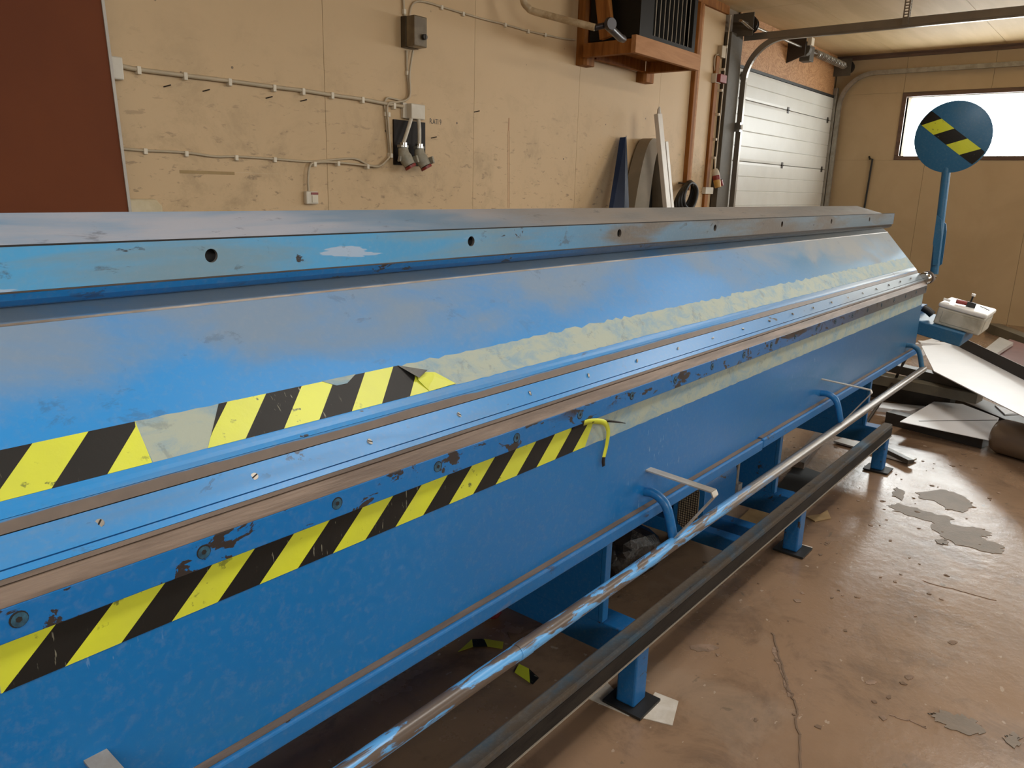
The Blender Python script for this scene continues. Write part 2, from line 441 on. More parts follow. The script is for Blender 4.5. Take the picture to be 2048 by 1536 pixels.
def band(bm, prof, t, x0, x1, mi=0):
    """open (y, z) line of plates of thickness t (offset to the back) run along x"""
    out = []
    n = len(prof)
    for i in range(n):
        a = Vector(prof[max(0, i - 1)]); b = Vector(prof[min(n - 1, i + 1)])
        d = (b - a).normalized(); nrm = Vector((d.y, -d.x))
        out.append((prof[i][0] + nrm.x * t, prof[i][1] + nrm.y * t))
    for i in range(n - 1):
        hexa(bm, [(x0, *prof[i]), (x0, *prof[i + 1]), (x0, *out[i + 1]), (x0, *out[i]), (x1, *prof[i]), (x1, *prof[i + 1]), (x1, *out[i + 1]), (x1, *out[i])], mi)
    return bm


def tube(bm, pts, r, seg=10, mi=0, cap=True):
    pts = [Vector(p) for p in pts]; rings = []
    n = len(pts); ref = None
    for i, p in enumerate(pts):
        d = (pts[min(n - 1, i + 1)] - pts[max(0, i - 1)]).normalized()
        if ref is None:
            ref = Vector((0, 0, 1)) if abs(d.z) < 0.9 else Vector((1, 0, 0))
        a = (ref - d * ref.dot(d)).normalized(); ref = a
        b = d.cross(a); rr = r[i] if isinstance(r, (list, tuple)) else r
        rings.append([bm.verts.new(p + (a * cos(2 * pi * k / seg) + b * sin(2 * pi * k / seg)) * rr) for k in range(seg)])
    for i in range(n - 1):
        for k in range(seg):
            bm.faces.new([rings[i][k], rings[i][(k + 1) % seg], rings[i + 1][(k + 1) % seg], rings[i + 1][k]]).material_index = mi
    if cap:
        bm.faces.new(rings[0]).material_index = mi; bm.faces.new(list(reversed(rings[-1]))).material_index = mi
    return bm


def spline(pts, n=8):
    """Catmull-Rom through the points"""
    P = [Vector(p) for p in pts]; P = [P[0] * 2 - P[1]] + P + [P[-1] * 2 - P[-2]]; out = []
    for i in range(1, len(P) - 2):
        for k in range(n):
            t_ = k / n
            a, b, c, d = P[i - 1], P[i], P[i + 1], P[i + 2]
            out.append(0.5 * ((2 * b) + (c - a) * t_ + (2 * a - 5 * b + 4 * c - d) * t_ ** 2 + (3 * b - a - 3 * c + d) * t_ ** 3))
    out.append(P[-2]); return out


def one(name, fn, mats, parent=None, **k):
    bm = B(); fn(bm); return finish(name, bm, mats, parent, **k)


def bx(name, m, parent, *a, bevel=0.0, **k):
    bm = B(); box(bm, *a); return finish(name, bm, m, parent, bevel=bevel, **k)


def share(name, src, loc, parent, rot=None):
    """another copy of a small piece, sharing its mesh"""
    o = src.copy(); o.name = name; COL.objects.link(o); o.location = loc
    if rot is not None: o.rotation_euler = rot
    o.parent = parent
    o.matrix_parent_inverse = Matrix.Translation(parent_world(parent)).inverted()
    return o


rnd = random.Random(7)

# ------------------------------------------------------------------ the room
floor = struct(one('floor', lambda b: box(b, XL - 0.3, XR + 0.3, YF - 0.3, YB + 0.3, -0.2, 0), 'floor_concrete'))
ceiling = struct(one('ceiling', lambda b: box(b, XL - 0.3, XR + 0.3, YF - 0.3, YB + 0.3, ZC + 0.02, ZC + 0.2), 'wall_gap'))
y = YF - 0.1
k = 0
while y < YB + 0.1:                       # ceiling sheets, joints running along the room's width
    for (xa, xb) in ((XL - 0.1, 1.4), (1.4, 4.65), (4.65, 7.9), (7.9, XR + 0.1)):
        bx('ceiling_sheet', 'ceiling_board', ceiling, xa + 0.0015, xb - 0.0015, y + 0.0015, min(y + 1.2, YB + 0.2) - 0.0015, ZC, ZC + 0.021)
    y += 1.2

wall_back = struct(one('wall_back', lambda b: box(b, XL - 0.3, XR + 0.3, YB + 0.012, YB + 0.25, -0.1, ZC + 0.1), 'wall_gap'))
jx = [XL - 0.1, -2.02, -0.82, 0.38, 1.585, 2.787, 3.995, 5.199, 6.452, 7.655]
for a, b in zip(jx, jx[1:]):
    bx('plasterboard', 'wall_board', wall_back, a + 0.0014, b - 0.0014, YB, YB + 0.013, 0.0, ZC)

wall_left = struct(one('wall_left', lambda b: box(b, XL - 0.3, XL, YF - 0.3, YB + 0.3, -0.1, ZC + 0.1), 'wall_plaster'))


def walled(bm, u0, u1, z0, z1, holes, put):
    """wall of boxes around holes (u0,u1,z0,z1), holes share z range"""
    hs = sorted(holes, key=lambda q: q[0]); za, zb = hs[0][2], hs[0][3]
    put(bm, u0, u1, z0, za); put(bm, u0, u1, zb, z1)
    e = u0
    for h in hs:
        put(bm, e, h[0], za, zb); e = h[1]
    put(bm, e, u1, za, zb)


wall_front = struct(one('wall_front', lambda b: walled(b, XL - 0.3, XR + 0.3, -0.1, ZC + 0.1, FRONT_WIN, lambda m, u0, u1, z0, z1: box(m, u0, u1, YF - 0.25, YF, z0, z1)), 'wall_plaster'))
wall_end = struct(one('wall_end', lambda b: walled(b, YF - 0.3, YB + 0.3, -0.1, ZC + 0.1, END_WIN, lambda m, u0, u1, z0, z1: box(m, XR + 0.012, XR + 0.25, u0, u1, z0, z1)), 'wall_gap'))
WZ0, WZ1 = 1.95, 2.772
ys = [YF, -3.6, -2.4, -1.2, 0.0, 1.2, 2.4, YB]
for a, b in zip(ys, ys[1:]):
    bx('plasterboard', 'wall_clean', wall_end, XR, XR + 0.013, a + 0.0015, b - 0.0015, 0.0, WZ0 - 0.0015)
for a, b in zip([YF, -3.0, -0.6, 1.8, 2.77], [-3.0, -0.6, 1.8, 2.77, YB]):
    bx('plasterboard', 'wall_clean', wall_end, XR, XR + 0.013, a + 0.0015, b - 0.0015, WZ1 + 0.0015, ZC)
e = YF
for (y0, y1, z0, z1) in sorted(END_WIN):
    bx('plasterboard', 'wall_clean', wall_end, XR, XR + 0.013, e + 0.0015, y0 - 0.05, WZ0, WZ1); e = y1 + 0.05
bx('plasterboard', 'wall_clean', wall_end, XR, XR + 0.013, e + 0.0015, YB, WZ0, WZ1)


def end_window(i, y0, y1, z0, z1):
    w = struct(empty('window_%d' % i, (XR, (y0 + y1) / 2, z0)))
    f = 0.05
    for nm, a in (('frame_rail', (y0 - f, y1 + f, z1, z1 + f)), ('frame_rail', (y0 - f, y1 + f, z0 - f, z0)), ('frame_stile', (y0 - f, y0, z0, z1)), ('frame_stile', (y1, y1 + f, z0, z1))):
        bx(nm, 'trim_brown', w, XR - 0.012, XR + 0.10, *a, bevel=0.004)
    bx('pane', 'window_glass', w, XR + 0.06, XR + 0.066, y0, y1, z0, z1)


for i, q in enumerate(END_WIN): end_window(i + 1, *q)
for i, (x0, x1, z0, z1) in enumerate(FRONT_WIN):
    w = struct(empty('window_%d' % (i + 4), ((x0 + x1) / 2, YF, z0)))
    f = 0.06
    for nm, a in (('frame_rail', (x0 - f, x1 + f, z1, z1 + f)), ('frame_rail', (x0 - f, x1 + f, z0 - f, z0)), ('frame_stile', (x0 - f, x0, z0, z1)), ('frame_stile', (x1, x1 + f, z0, z1)), ('frame_stile', ((x0 + x1) / 2 - f / 2, (x0 + x1) / 2 + f / 2, z0, z1))):
        bx(nm, 'trim_brown', w, a[0], a[1], YF - 0.1, YF + 0.012, a[2], a[3])
    bx('pane', 'window_glass', w, x0, x1, YF - 0.06, YF - 0.054, z0, z1)

struct(one('trim_1', lambda b: (box(b, XR - 0.03, XR, YF, YB, ZC - 0.055, ZC), box(b, XR - 0.045, XR, YF, YB, ZC - 0.02, ZC)), 'trim_brown'))
struct(one('trim_2', lambda b: box(b, 5.9, 7.66, YB - 0.03, YB, ZC - 0.075, ZC), 'wood_dark'))
# timber cover strips on the back wall, left of the big door
for i, (xa, xb, z0, z1, d, m) in enumerate(((7.015, 7.075, 1.5, ZC - 0.075, 0.045, 'wood_dark'), (7.078, 7.135, 1.5, ZC - 0.075, 0.03, 'wood_pink'), (7.47, 7.545, 0, 2.78, 0.03, 'wood_dark'))):
    struct(one('trim_%d' % (i + 3), lambda b: box(b, xa, xb, YB - d, YB, z0, z1), m, bevel=0.004))

GL = 'added ceiling lamps over the aisle, out of view'  # unseen lamps, added so overhead light leaves the machine's underside dark
for i, (lx, lab) in enumerate(((-0.6, 'added ceiling lamp out of view, nearest the left wall'), (2.4, 'added ceiling lamp out of view, midway along the aisle'), (5.4, 'added ceiling lamp out of view, nearest the end wall'))):
    L_ = empty('added_lamp', (lx, 0.0, ZC), lab, 'lamp', GL)
    bx('housing', 'white_plastic', L_, lx - 0.80, lx + 0.80, -0.25, 0.25, ZC - 0.06, ZC - 0.0005, bevel=0.006)
    ld = bpy.data.lights.new('added_light', 'AREA'); ld.shape = 'RECTANGLE'; ld.size = 1.5; ld.size_y = 0.45; ld.energy = LAMP_W; ld.color = (1.0, 0.95, 0.88)
    lo_ = bpy.data.objects.new('added_light', ld); COL.objects.link(lo_); lo_.location = (lx, 0.0, ZC - 0.064)

# floor wear: scabs where the paint has come off, and the long crack


def blob(bm, pts, z, jag=0.012, sub=5):
    P = []
    n = len(pts)
    for i in range(n):
        a, b = Vector(pts[i]), Vector(pts[(i + 1) % n])
        for k in range(sub):
            q = a.lerp(b, k / sub); P.append((q.x + rnd.uniform(-jag, jag), q.y + rnd.uniform(-jag, jag), z))
    slab(bm, P, (0, 0, 0.0012))


for pts in ([(1832, 985), (1880, 978), (1925, 990), (1945, 1010), (1928, 1026), (1890, 1018), (1872, 1002), (1840, 998)],
            [(1776, 1010), (1800, 1008), (1850, 1022), (1905, 1036), (1900, 1050), (1880, 1048), (1830, 1035), (1790, 1022)],
            [(1858, 1050), (1880, 1046), (1950, 1055), (1985, 1066), (1975, 1074), (1960, 1075), (2005, 1092), (2008, 1106), (1975, 1106), (1910, 1088), (1880, 1072)],
            [(1868, 1080), (1890, 1080), (1895, 1088), (1880, 1090)],
            [(1856, 1428), (1872, 1424), (1920, 1430), (1955, 1445), (1966, 1470), (1930, 1466), (1900, 1455), (1870, 1440)],
            [(2006, 1470), (2030, 1468), (2047, 1480), (2030, 1494), (2012, 1486)],
            [(1790, 975), (1812, 985), (1800, 1000), (1785, 990)]):
    bm = B(); blob(bm, [at_z(x_, y_, 0)[:2] for x_, y_ in pts], 0.0002 + rnd.uniform(0, 0.0012), 0.011); finish('bare_patch', bm, 'floor_patch', floor)


def ribbon(bm, pts, w, z):
    P = [Vector(p) for p in pts]
    for a, b in zip(P, P[1:]):
        d = (b - a); s = Vector((-d.y, d.x)).normalized() * w / 2
        slab(bm, [(a.x - s.x, a.y - s.y, z), (b.x - s.x, b.y - s.y, z), (b.x + s.x, b.y + s.y, z), (a.x + s.x, a.y + s.y, z)], (0, 0, 0.001))


def crack(px, w, m):
    pts = []
    q = [at_z(*p, 0)[:2] for p in px]
    for a, b in zip(q, q[1:]):
        for k in range(6):
            pts.append((a[0] + (b[0] - a[0]) * k / 6 + rnd.uniform(-.005, .005), a[1] + (b[1] - a[1]) * k / 6 + rnd.uniform(-.005, .005)))
    bm = B(); ribbon(bm, pts, w, 0.0004 if m == 'crack_pale' else 0.0018); finish('crack', bm, m, floor)


crack([(1545, 1266), (1558, 1310), (1575, 1370), (1590, 1410), (1598, 1470), (1600, 1560)], 0.006, 'crack_dark')
crack([(1548, 1295), (1560, 1330), (1574, 1375), (1585, 1398)], 0.014, 'crack_pale')
crack([(1780, 1430), (1830, 1445), (1860, 1460)], 0.005, 'crack_pale')
crack([(1845, 1162), (1920, 1182), (2010, 1206)], 0.005, 'crack_pale')
for px in ((1408, 1296, 30, 8), (1742, 1365, 12, 5), (1818, 1354, 9, 5), (1512, 1440, 4, 3), (1905, 1285, 10, 4)):
    bm = B(); x_, y_, w_, h_ = px
    blob(bm, [at_z(x_ + w_ * cos(2 * pi * k / 7), y_ + h_ * sin(2 * pi * k / 7), 0)[:2] for k in range(7)], 0.0002, 0.003, 3)
    finish('paint_flake', bm, 'crack_pale', floor)

# ------------------------------------------------------------------ the folding machine
X0, XE = -1.55, 4.64
mach = empty('folding_machine', (1.6, 1.2, 0), 'long blue sheet metal folding machine with hazard tape and worn handrail', 'machine')
AP = 0.905
apron = bx('folding_beam', 'apron_blue', mach, X0, XE, AP, AP + 0.02, 0.672, 1.03)
bx('beam_rear', 'frame_blue', mach, X0, XE - 0.02, AP + 0.021, 1.36, 0.70, 1.02)
# lower flange: two lengths, the joint shows as a step
for a, b, dz in ((X0, 2.44, 0.0), (2.44, XE - 0.03, 0.004)):
    bm = B(); box(bm, a, b - 0.004, AP - 0.022, AP - 0.0005, 0.664 + dz, 0.697 + dz)
    finish('lower_flange', bm, 'flange_blue', apron, bevel=0.004)
    bm = B(); box(bm, a, b - 0.004, AP - 0.014, AP - 0.0005, 0.6975 + dz, 0.7 + dz)
    finish('dust_line', bm, 'rust_strip', apron)
# nose strip with its row of countersunk bolts
NY = 0.893
nose = one('nose_strip', lambda b: extr(b, [(NY, 0.998), (NY, 1.040), (0.9045, 1.040), (0.9045, 0.998)], X0, XE), 'nose_blue', mach, bevel=0.0015)
one('nose_edge', lambda b: extr(b, [(NY, 1.0402), (NY + 0.002, 1.0435), (0.9055, 1.0585), (0.914, 1.0585), (0.914, 1.0402)], X0, XE), 'nose_rust', nose)


def bolt_mesh(bm):
    seg = 16
    tube(bm, [(0, -0.0005, 0), (0, 0.004, 0)], 0.0100, seg, 1)
    tube(bm, [(0.0006, -0.0010, -0.0006), (0.0006, 0.0, -0.0006)], 0.0086, seg, 0)
    tube(bm, [(0, -0.0013, 0), (0, -0.0005, 0)], 0.0036, 6, 1)


b0 = one('bolt', bolt_mesh, ['bolt_steel', 'groove'], nose)
b0.location = (0.249, NY, 1.0215)
for k in range(-8, 21):
    if k: share('bolt', b0, (0.249 + 0.2185 * k, NY, 1.0215), nose, (0, k * 0.7, 0))

# clamping beam: foot, brown worn line, sloped face, dusty top
clamp = one('clamping_beam', lambda b: extr(b, [(0.969, 1.1305), (1.13, 1.3065), (1.172, 1.336), (1.42, 1.336), (1.42, 1.12), (0.99, 1.085)], X0, XE), 'slope_blue', mach)
foot = one('clamp_foot', lambda b: band(b, [(0.9175, 1.0735), (0.9465, 1.1005)], 0.02, X0, XE), 'foot_blue', mach)
one('foot_edge', lambda b: band(b, [(0.9105, 1.0655), (0.9170, 1.0718)], 0.02, X0, XE), 'foot_blue', foot)
one('foot_tip', lambda b: band(b, [(0.9075, 1.0600), (0.9103, 1.0650)], 0.02, X0, XE), 'rust_strip', foot)
one('worn_line', lambda b: band(b, [(0.9475, 1.1015), (0.9562, 1.1152)], 0.02, X0, XE), 'worn_mix', foot)
one('foot_fillet', lambda b: band(b, [(0.9565, 1.1157), (0.9605, 1.1215), (0.9645, 1.1262), (0.9705, 1.1318)], 0.012, X0, XE), 'foot_blue', foot, smooth=60)
one('crease', lambda b: band(b, [(1.1285, 1.3055), (1.1300, 1.3085)], 0.004, X0, XE), 'bare_steel', clamp)


def slot(bm):
    tube(bm, [(0, -0.0012, 0), (0, 0.002, 0)], 0.0055, 10, 0)
    box(bm, -0.005, 0.005, -0.0016, -0.0010, -0.001, 0.001, 1)


s0 = one('slotted_screw', slot, ['bracket_steel', 'groove'], foot)
ang = math.atan2(1.1005 - 1.0735, 0.9465 - 0.9175)
s0.location = (0.786, 0.932, 1.087); s0.rotation_euler = (-(pi / 2 - ang), 0.4, 0)
for k in range(-9, 18):
    if k: share('slotted_screw', s0, (0.786 + 0.2137 * k, 0.932, 1.087), foot, (-(pi / 2 - ang), 0.5 * k, 0))

# the bar along the top: front plate with drilled holes, return lip, and the dusty ledge behind it
BZ0, BZ1, BY = 1.352, 1.408, 1.11
topbar = empty('top_bar', (1.6, BY, BZ0)); topbar.parent = mach
topbar.matrix_parent_inverse = Matrix.Translation(parent_world(mach)).inverted()
HOLES = [0.631 + 0.591 * k for k in range(-3, 7)]
bm = B(); HR, HW = 0.0105, 0.018; HZ = 1.3835


def quad(bm, a, b_, c, d, mi=0):
    f = bm.faces.new([bm.verts.new(p) for p in (a, b_, c, d)]); f.material_index = mi


e = X0
for hx in HOLES:
    quad(bm, (e, BY, BZ0), (hx - HW, BY, BZ0), (hx - HW, BY, BZ1), (e, BY, BZ1))
    quad(bm, (hx - HW, BY, BZ0), (hx + HW, BY, BZ0), (hx + HW, BY, HZ - HW), (hx - HW, BY, HZ - HW))
    quad(bm, (hx - HW, BY, HZ + HW), (hx + HW, BY, HZ + HW), (hx + HW, BY, BZ1), (hx - HW, BY, BZ1))
    n = 24
    for k in range(n):
        def sq(i):
            a_ = 2 * pi * i / n; m_ = max(abs(cos(a_)), abs(sin(a_)))
            return (hx + HW * cos(a_) / m_, BY, HZ + HW * sin(a_) / m_)
        def ci(i, yy=BY):
            a_ = 2 * pi * i / n; return (hx + HR * cos(a_), yy, HZ + HR * sin(a_))
        quad(bm, sq(k), sq(k + 1), ci(k + 1), ci(k))
        quad(bm, ci(k), ci(k + 1), ci(k + 1, BY + 0.006), ci(k, BY + 0.006), 1)
    e = hx + HW
quad(bm, (e, BY, BZ0), (XE - 0.0, BY, BZ0), (XE - 0.0, BY, BZ1), (e, BY, BZ1))
bmesh.ops.remove_doubles(bm, verts=bm.verts, dist=1e-5)
finish('front_plate', bm, ['bar_blue', 'bare_steel'], topbar)
bx('hole_shade', 'groove', topbar, X0, XE - 0.006, BY + 0.03, BY + 0.033, BZ0 + 0.001, BZ1 - 0.002)  # black strip behind the holes, standing in for their inner shade
one('bar_top_edge', lambda b: box(b, X0, XE, BY, BY + 0.008, BZ1, BZ1 + 0.002), 'groove', topbar)
one('return_lip', lambda b: band(b, [(BY + 0.001, BZ0 - 0.0035), (BY + 0.004, BZ0 - 0.012), (BY + 0.014, BZ0 - 0.020), (BY + 0.030, BZ0 - 0.024)], -0.004, X0, XE - 0.01), 'lip_blue', topbar, smooth=50)
one('lip_joint', lambda b: box(b, X0, XE - 0.01, BY + 0.003, BY + 0.03, BZ0 - 0.0034, BZ0 - 0.0002), 'rust_strip', topbar)  # brown strip in the joint between front plate and lip
bm = B()
slab(bm, [(XE + 0.0002, BY, BZ0), (XE + 0.0002, BY + 0.035, BZ0), (XE + 0.0002, BY + 0.035, BZ1), (XE + 0.0002, BY, BZ1)], (0.004, 0, 0)); finish('end_cap', bm, 'frame_blue', topbar)
one('ledge', lambda b: slab(b, [(X0, 1.128, 1.4065), (XE - 0.14, 1.128, 1.4065), (XE - 0.20, 1.252, 1.4435), (X0, 1.252, 1.4435)], (0, 0, -0.006)), 'ledge_blue', topbar)
one('ledge_web', lambda b: box(b, X0, XE - 0.25, 1.18, 1.23, 1.336, 1.42), 'frame_blue', topbar)

# hazard tape: black and yellow stripes 65 mm wide, leaning by one stripe
SL = [Vector((0.9705, 1.1318)), Vector((1.0135, 1.1788))]
SN = Vector((-0.733, 0.680))


def slope_pt(x, s, lift=0.0006):
    q = SL[0].lerp(SL[1], s) + SN.normalized() * lift
    return (x, q.x, q.y)


def front_pt(x, s, lift=0.0006):
    return (x, AP - lift, 0.9345 + (0.9960 - 0.9345) * s)


def tape(name, pt, parent, x_start, x_end, phase, first_black, left_cut=(0, 0), right_cut=(0, 0), label=None, torn=None):
    """stripes between x_start and x_end (at the bottom edge); phase = bottom x of one boundary"""
    W = 0.0653; bm = B()
    i0 = int(math.floor((x_start - phase) / W)) - 2; i1 = int(math.ceil((x_end - phase) / W)) + 2
    for i in range(i0, i1):
        a, b = phase + i * W, phase + (i + 1) * W
        black = (i % 2 == 0) == first_black
        # clip the parallelogram to the piece, working with rows
        N = 8
        for r in range(N):
            s0_, s1_ = r / N, (r + 1) / N
            row = []
            for s in (s0_, s1_):
                lo = x_start + left_cut[0] + (left_cut[1] - left_cut[0]) * s + (torn(s) if torn else 0)
                hi = x_end + right_cut[0] + (right_cut[1] - right_cut[0]) * s
                row.append((min(max(a + W * s, lo), hi), min(max(b + W * s, lo), hi)))
            if row[0][1] - row[0][0] < 1e-5 and row[1][1] - row[1][0] < 1e-5: continue
            vs = [pt(row[0][0], s0_), pt(row[0][1], s0_), pt(row[1][1], s1_), pt(row[1][0], s1_)]
            try:
                f = bm.faces.new([bm.verts.new(v) for v in vs]); f.material_index = 1 if black else 0
            except ValueError:
                pass
    bmesh.ops.remove_doubles(bm, verts=bm.verts, dist=1e-5)
    o = finish(name, bm, ['tape_yellow', 'tape_black'], parent)
    m = o.modifiers.new('thickness', 'SOLIDIFY'); m.thickness = 0.0005; m.offset = 0
    if label: o['label'] = label
    return o


# on the slope: the boundary yellow->black sits at bottom x = 0.324
tape('hazard_tape', slope_pt, clamp, X0 + 0.3, 0.447, 0.324, True, right_cut=(0, 0.002), label='yellow and black hazard tape, left piece on the slope')
tape('hazard_tape', slope_pt, clamp, 0.526, 0.99, 0.324 - 0.0653 * 4 + 0.0653 * 8, True, left_cut=(0, 0.045), right_cut=(0, -0.065), label='yellow and black hazard tape, middle piece on the slope')
# on the folding beam: yellow->black at bottom x = 0.2285
tape('hazard_tape', front_pt, apron, 0.225, 1.385, 0.2265, True, right_cut=(0.0, 0.035), label='yellow and black hazard tape on the folding beam')
tape('hazard_tape', front_pt, apron, X0 + 0.3, 0.19, 0.2265, True, label='yellow and black hazard tape near the left end')


def residue(name, pt, parent, xa, xb, s_lo=0.0, s_hi=1.0, jag=0.02, la=0.0, lb=0.0):
    bm = B(); n = max(3, int((xb - xa) / 0.02)); prev = None
    for i in range(n + 1):
        x = xa + (xb - xa) * i / n
        top = s_hi + rnd.uniform(-jag, jag) * 3 * (1 + 0.5 * sin(x * 9)); bot = s_lo + rnd.uniform(-jag, jag)
        cur = (bm.verts.new(pt(x + la * (1 - i / n) * 0, bot, 0.0003)), bm.verts.new(pt(x + (la if i == 0 else 0), top, 0.0003)))
        if prev: bm.faces.new([prev[0], cur[0], cur[1], prev[1]])
        prev = cur
    o = finish(name, bm, 'residue', parent)
    m = o.modifiers.new('thickness', 'SOLIDIFY'); m.thickness = 0.0004; m.offset = 0
    return o


residue('tape_residue', slope_pt, clamp, 0.448, 0.60, 0.0, 1.0, 0.01)
residue('tape_residue', slope_pt, clamp, 0.905, XE - 0.005, 0.0, 1.0, 0.02)
residue('tape_residue', front_pt, apron, 1.38, XE - 0.01, -0.02, 1.0, 0.02)
residue('tape_residue', front_pt, apron, 0.19, 0.235, 0.0, 0.9, 0.02)

bm = B(); slab(bm, [slope_pt(0.755, 1.01, 0.0012), slope_pt(0.778, 0.80, 0.0012), slope_pt(0.800, 0.80, 0.0012), slope_pt(0.826, 1.01, 0.0012)], (0, -0.0002, 0.0002)); finish('tape_tear', bm, 'residue', clamp)
# loose folded end of the slope tape and the strip that hangs off the beam
bm = B()
slab(bm, [slope_pt(0.922, 1.0, 0.0012), slope_pt(0.945, 0.42, 0.010), slope_pt(0.975, 0.60, 0.009), slope_pt(0.962, 0.72, 0.005)], (0, -0.0002, 0.0004), 0)
finish('tape_fold', bm, 'tape_back', clamp)
bm = B()
slab(bm, [slope_pt(0.958, 0.66, 0.002), slope_pt(0.946, 0.40, 0.004), slope_pt(0.96, 0.0, 0.001), slope_pt(1.03, 0.02, 0.002), slope_pt(0.995, 0.52, 0.003)], (0, -0.0002, 0.0004), 0)
finish('tape_fold', bm, 'tape_yellow', clamp)
bm = B()
L = spline([front_pt(1.325, 0.98, 0.004), front_pt(1.375, 1.06, 0.016), front_pt(1.425, 0.86, 0.022), front_pt(1.455, 0.40, 0.016), front_pt(1.462, -0.2, 0.010), front_pt(1.455, -0.75, 0.008), front_pt(1.458, -1.05, 0.008)], 6)
n = len(L)
prev = None
for i in range(n):
    wa = 0.009 + 0.006 * (1 - i / n); p_ = L[i]; tn = (L[min(n - 1, i + 1)] - L[max(0, i - 1)]).normalized()
    sd_ = Vector((tn.z, 0.25, -tn.x)).normalized() * wa / 2
    cur = (bm.verts.new(p_ - sd_), bm.verts.new(p_ + sd_))
    if prev:
        bm.faces.new([prev[0], prev[1], cur[1], cur[0]]).material_index = 1 if (i > n * 0.80 or i < 5) else 0
    prev = cur
o = finish('tape_tail', bm, ['tape_yellow', 'tape_black'], apron, smooth=60)
m = o.modifiers.new('thickness', 'SOLIDIFY'); m.thickness = 0.0005
bm = B()
L = spline([front_pt(1.385, 1.0, 0.014), front_pt(1.43, 0.9, 0.020), front_pt(1.475, 0.72, 0.03), front_pt(1.50, 0.6, 0.034)], 5)
tube(bm, L, [0.004 * (1 - i / len(L)) + 0.0006 for i in range(len(L))], 5); finish('tape_tail', bm, 'tape_black', apron)

# handrail on bent arms
PY, PZ, PR = 0.812, 0.620, 0.0165
rail = one('handrail', lambda b: tube(b, [(x, PY, PZ) for x in [X0 + 0.1 + 0.1 * i for i in range(60)] + [4.46]], PR, 18), 'pipe_worn', mach, smooth=40)
tube_ring = one('handrail_sleeve', lambda b: tube(b, [(1.04, PY, PZ), (1.075, PY, PZ)], PR + 0.0012, 18), 'pipe_worn', rail, smooth=40)
for ax in (-1.08, 0.305, 1.683, 3.065, 4.43):
    L = spline([(ax, AP + 0.004, 0.736), (ax, AP - 0.025, 0.738), (ax, AP - 0.052, 0.726), (ax + 0.003, AP - 0.068, 0.700), (ax + 0.006, PY + 0.006, PZ + 0.012)], 6)
    one('rail_arm', lambda b: tube(b, L, 0.0125, 14), 'lever_blue' if ax > 4 else 'arm_blue', mach, smooth=40)
for ax in (-1.07, 0.312, 1.69, 3.05):      # flat steel brackets bent to a point over the rail
    def brk(b):
        P = [(AP + 0.004, 0.797), (0.722, 0.787), (0.716, 0.776), (PY - 0.004, PZ + 0.018)]
        for (y0, z0), (y1, z1) in zip(P, P[1:]):
            bar(b, (ax, y0, z0), (ax, y1, z1), 0.028 if ax < 2.5 else 0.016, 0.0035, (0, 0.5, 1))
    one('flat_bracket', brk, 'bracket_steel', mach)

# base: front rail, stands, feet
RY0, RY1, RZ0, RZ1 = 0.93, 0.981, 0.198, 0.270
LEGX = [-0.893, 0.457, 1.807, 3.157, 4.497]
RX1 = 4.54
br = bx('base_rail', 'rail_blue', mach, X0, RX1, RY0 + 0.004, RY1, RZ0 + 0.02, RZ1, bevel=0.006)
bx('rail_face', 'rail_dark', br, X0, RX1 - 0.002, RY0 + 0.002, RY0 + 0.0038, RZ0 + 0.004, RZ1 - 0.020)
bx('rail_edge', 'rail_edge', br, X0, RX1, RY0 - 0.001, RY0 + 0.006, RZ0, RZ0 + 0.0035)
for i, lx in enumerate(LEGX):
    lg = bx('leg', 'frame_blue', mach, lx - 0.035, lx + 0.035, RY0 + 0.007, 1.0, 0.012, RZ0 + 0.0195, bevel=0.006)
    bx('foot_plate', 'black_rubber', lg, lx - 0.06, lx + 0.06, RY0 - 0.03, 1.03, 0.004, 0.0119)
    # stand: cross beam, web plate and front stiffener
    cb = bx('cross_beam', 'frame_blue', mach, lx - 0.042, lx + 0.042, RY1 + 0.0005, 1.95, 0.155, 0.252, bevel=0.004)
    pl = bx('stand_plate', 'frame_blue', mach, lx - 0.046, lx - 0.034, 1.072, 1.75, 0.2525, 0.70)
    bx('stiffener', 'arm_blue', pl, lx - 0.046, lx - 0.016, 1.056, 1.0715, 0.2525, 0.70, bevel=0.002)
    bx('rear_leg', 'frame_blue', mach, lx - 0.035, lx + 0.035, 1.86, 1.93, 0.0, 0.1549)
bx('rear_box', 'frame_blue', mach, X0, XE - 0.1, 1.37, 1.74, 0.701, 1.0)
for a, b in zip([X0] + LEGX[:4], LEGX[:4]):  # unseen panels added between the stands to block bounce from the back wall
    bx('shade_panel', 'frame_blue', mach, a + 0.045, b - 0.047, 1.752, 1.758, 0.03, 0.70)
# drive bay between two stands: channel pair, motor with a tan grille, hanging rod
for xx in (2.65, 2.80):
    bx('drive_channel', 'frame_blue', mach, xx - 0.03, xx + 0.03, RY1 + 0.0005, 1.74, 0.165, 0.222, bevel=0.004)
mo = empty('motor', (2.75, 1.24, 0.216)); mo.parent = mach
mo.matrix_parent_inverse = Matrix.Translation(parent_world(mach)).inverted()


def stadium(x, yc, zc, w, h, n=12):
    r = w / 2
    return [(x, yc + r * cos(a), zc + (h / 2 - r) + r * sin(a)) for a in [pi * k / n for k in range(n + 1)]] + [(x, yc + r * cos(a), zc - (h / 2 - r) + r * sin(a)) for a in [pi + pi * k / n for k in range(n + 1)]]


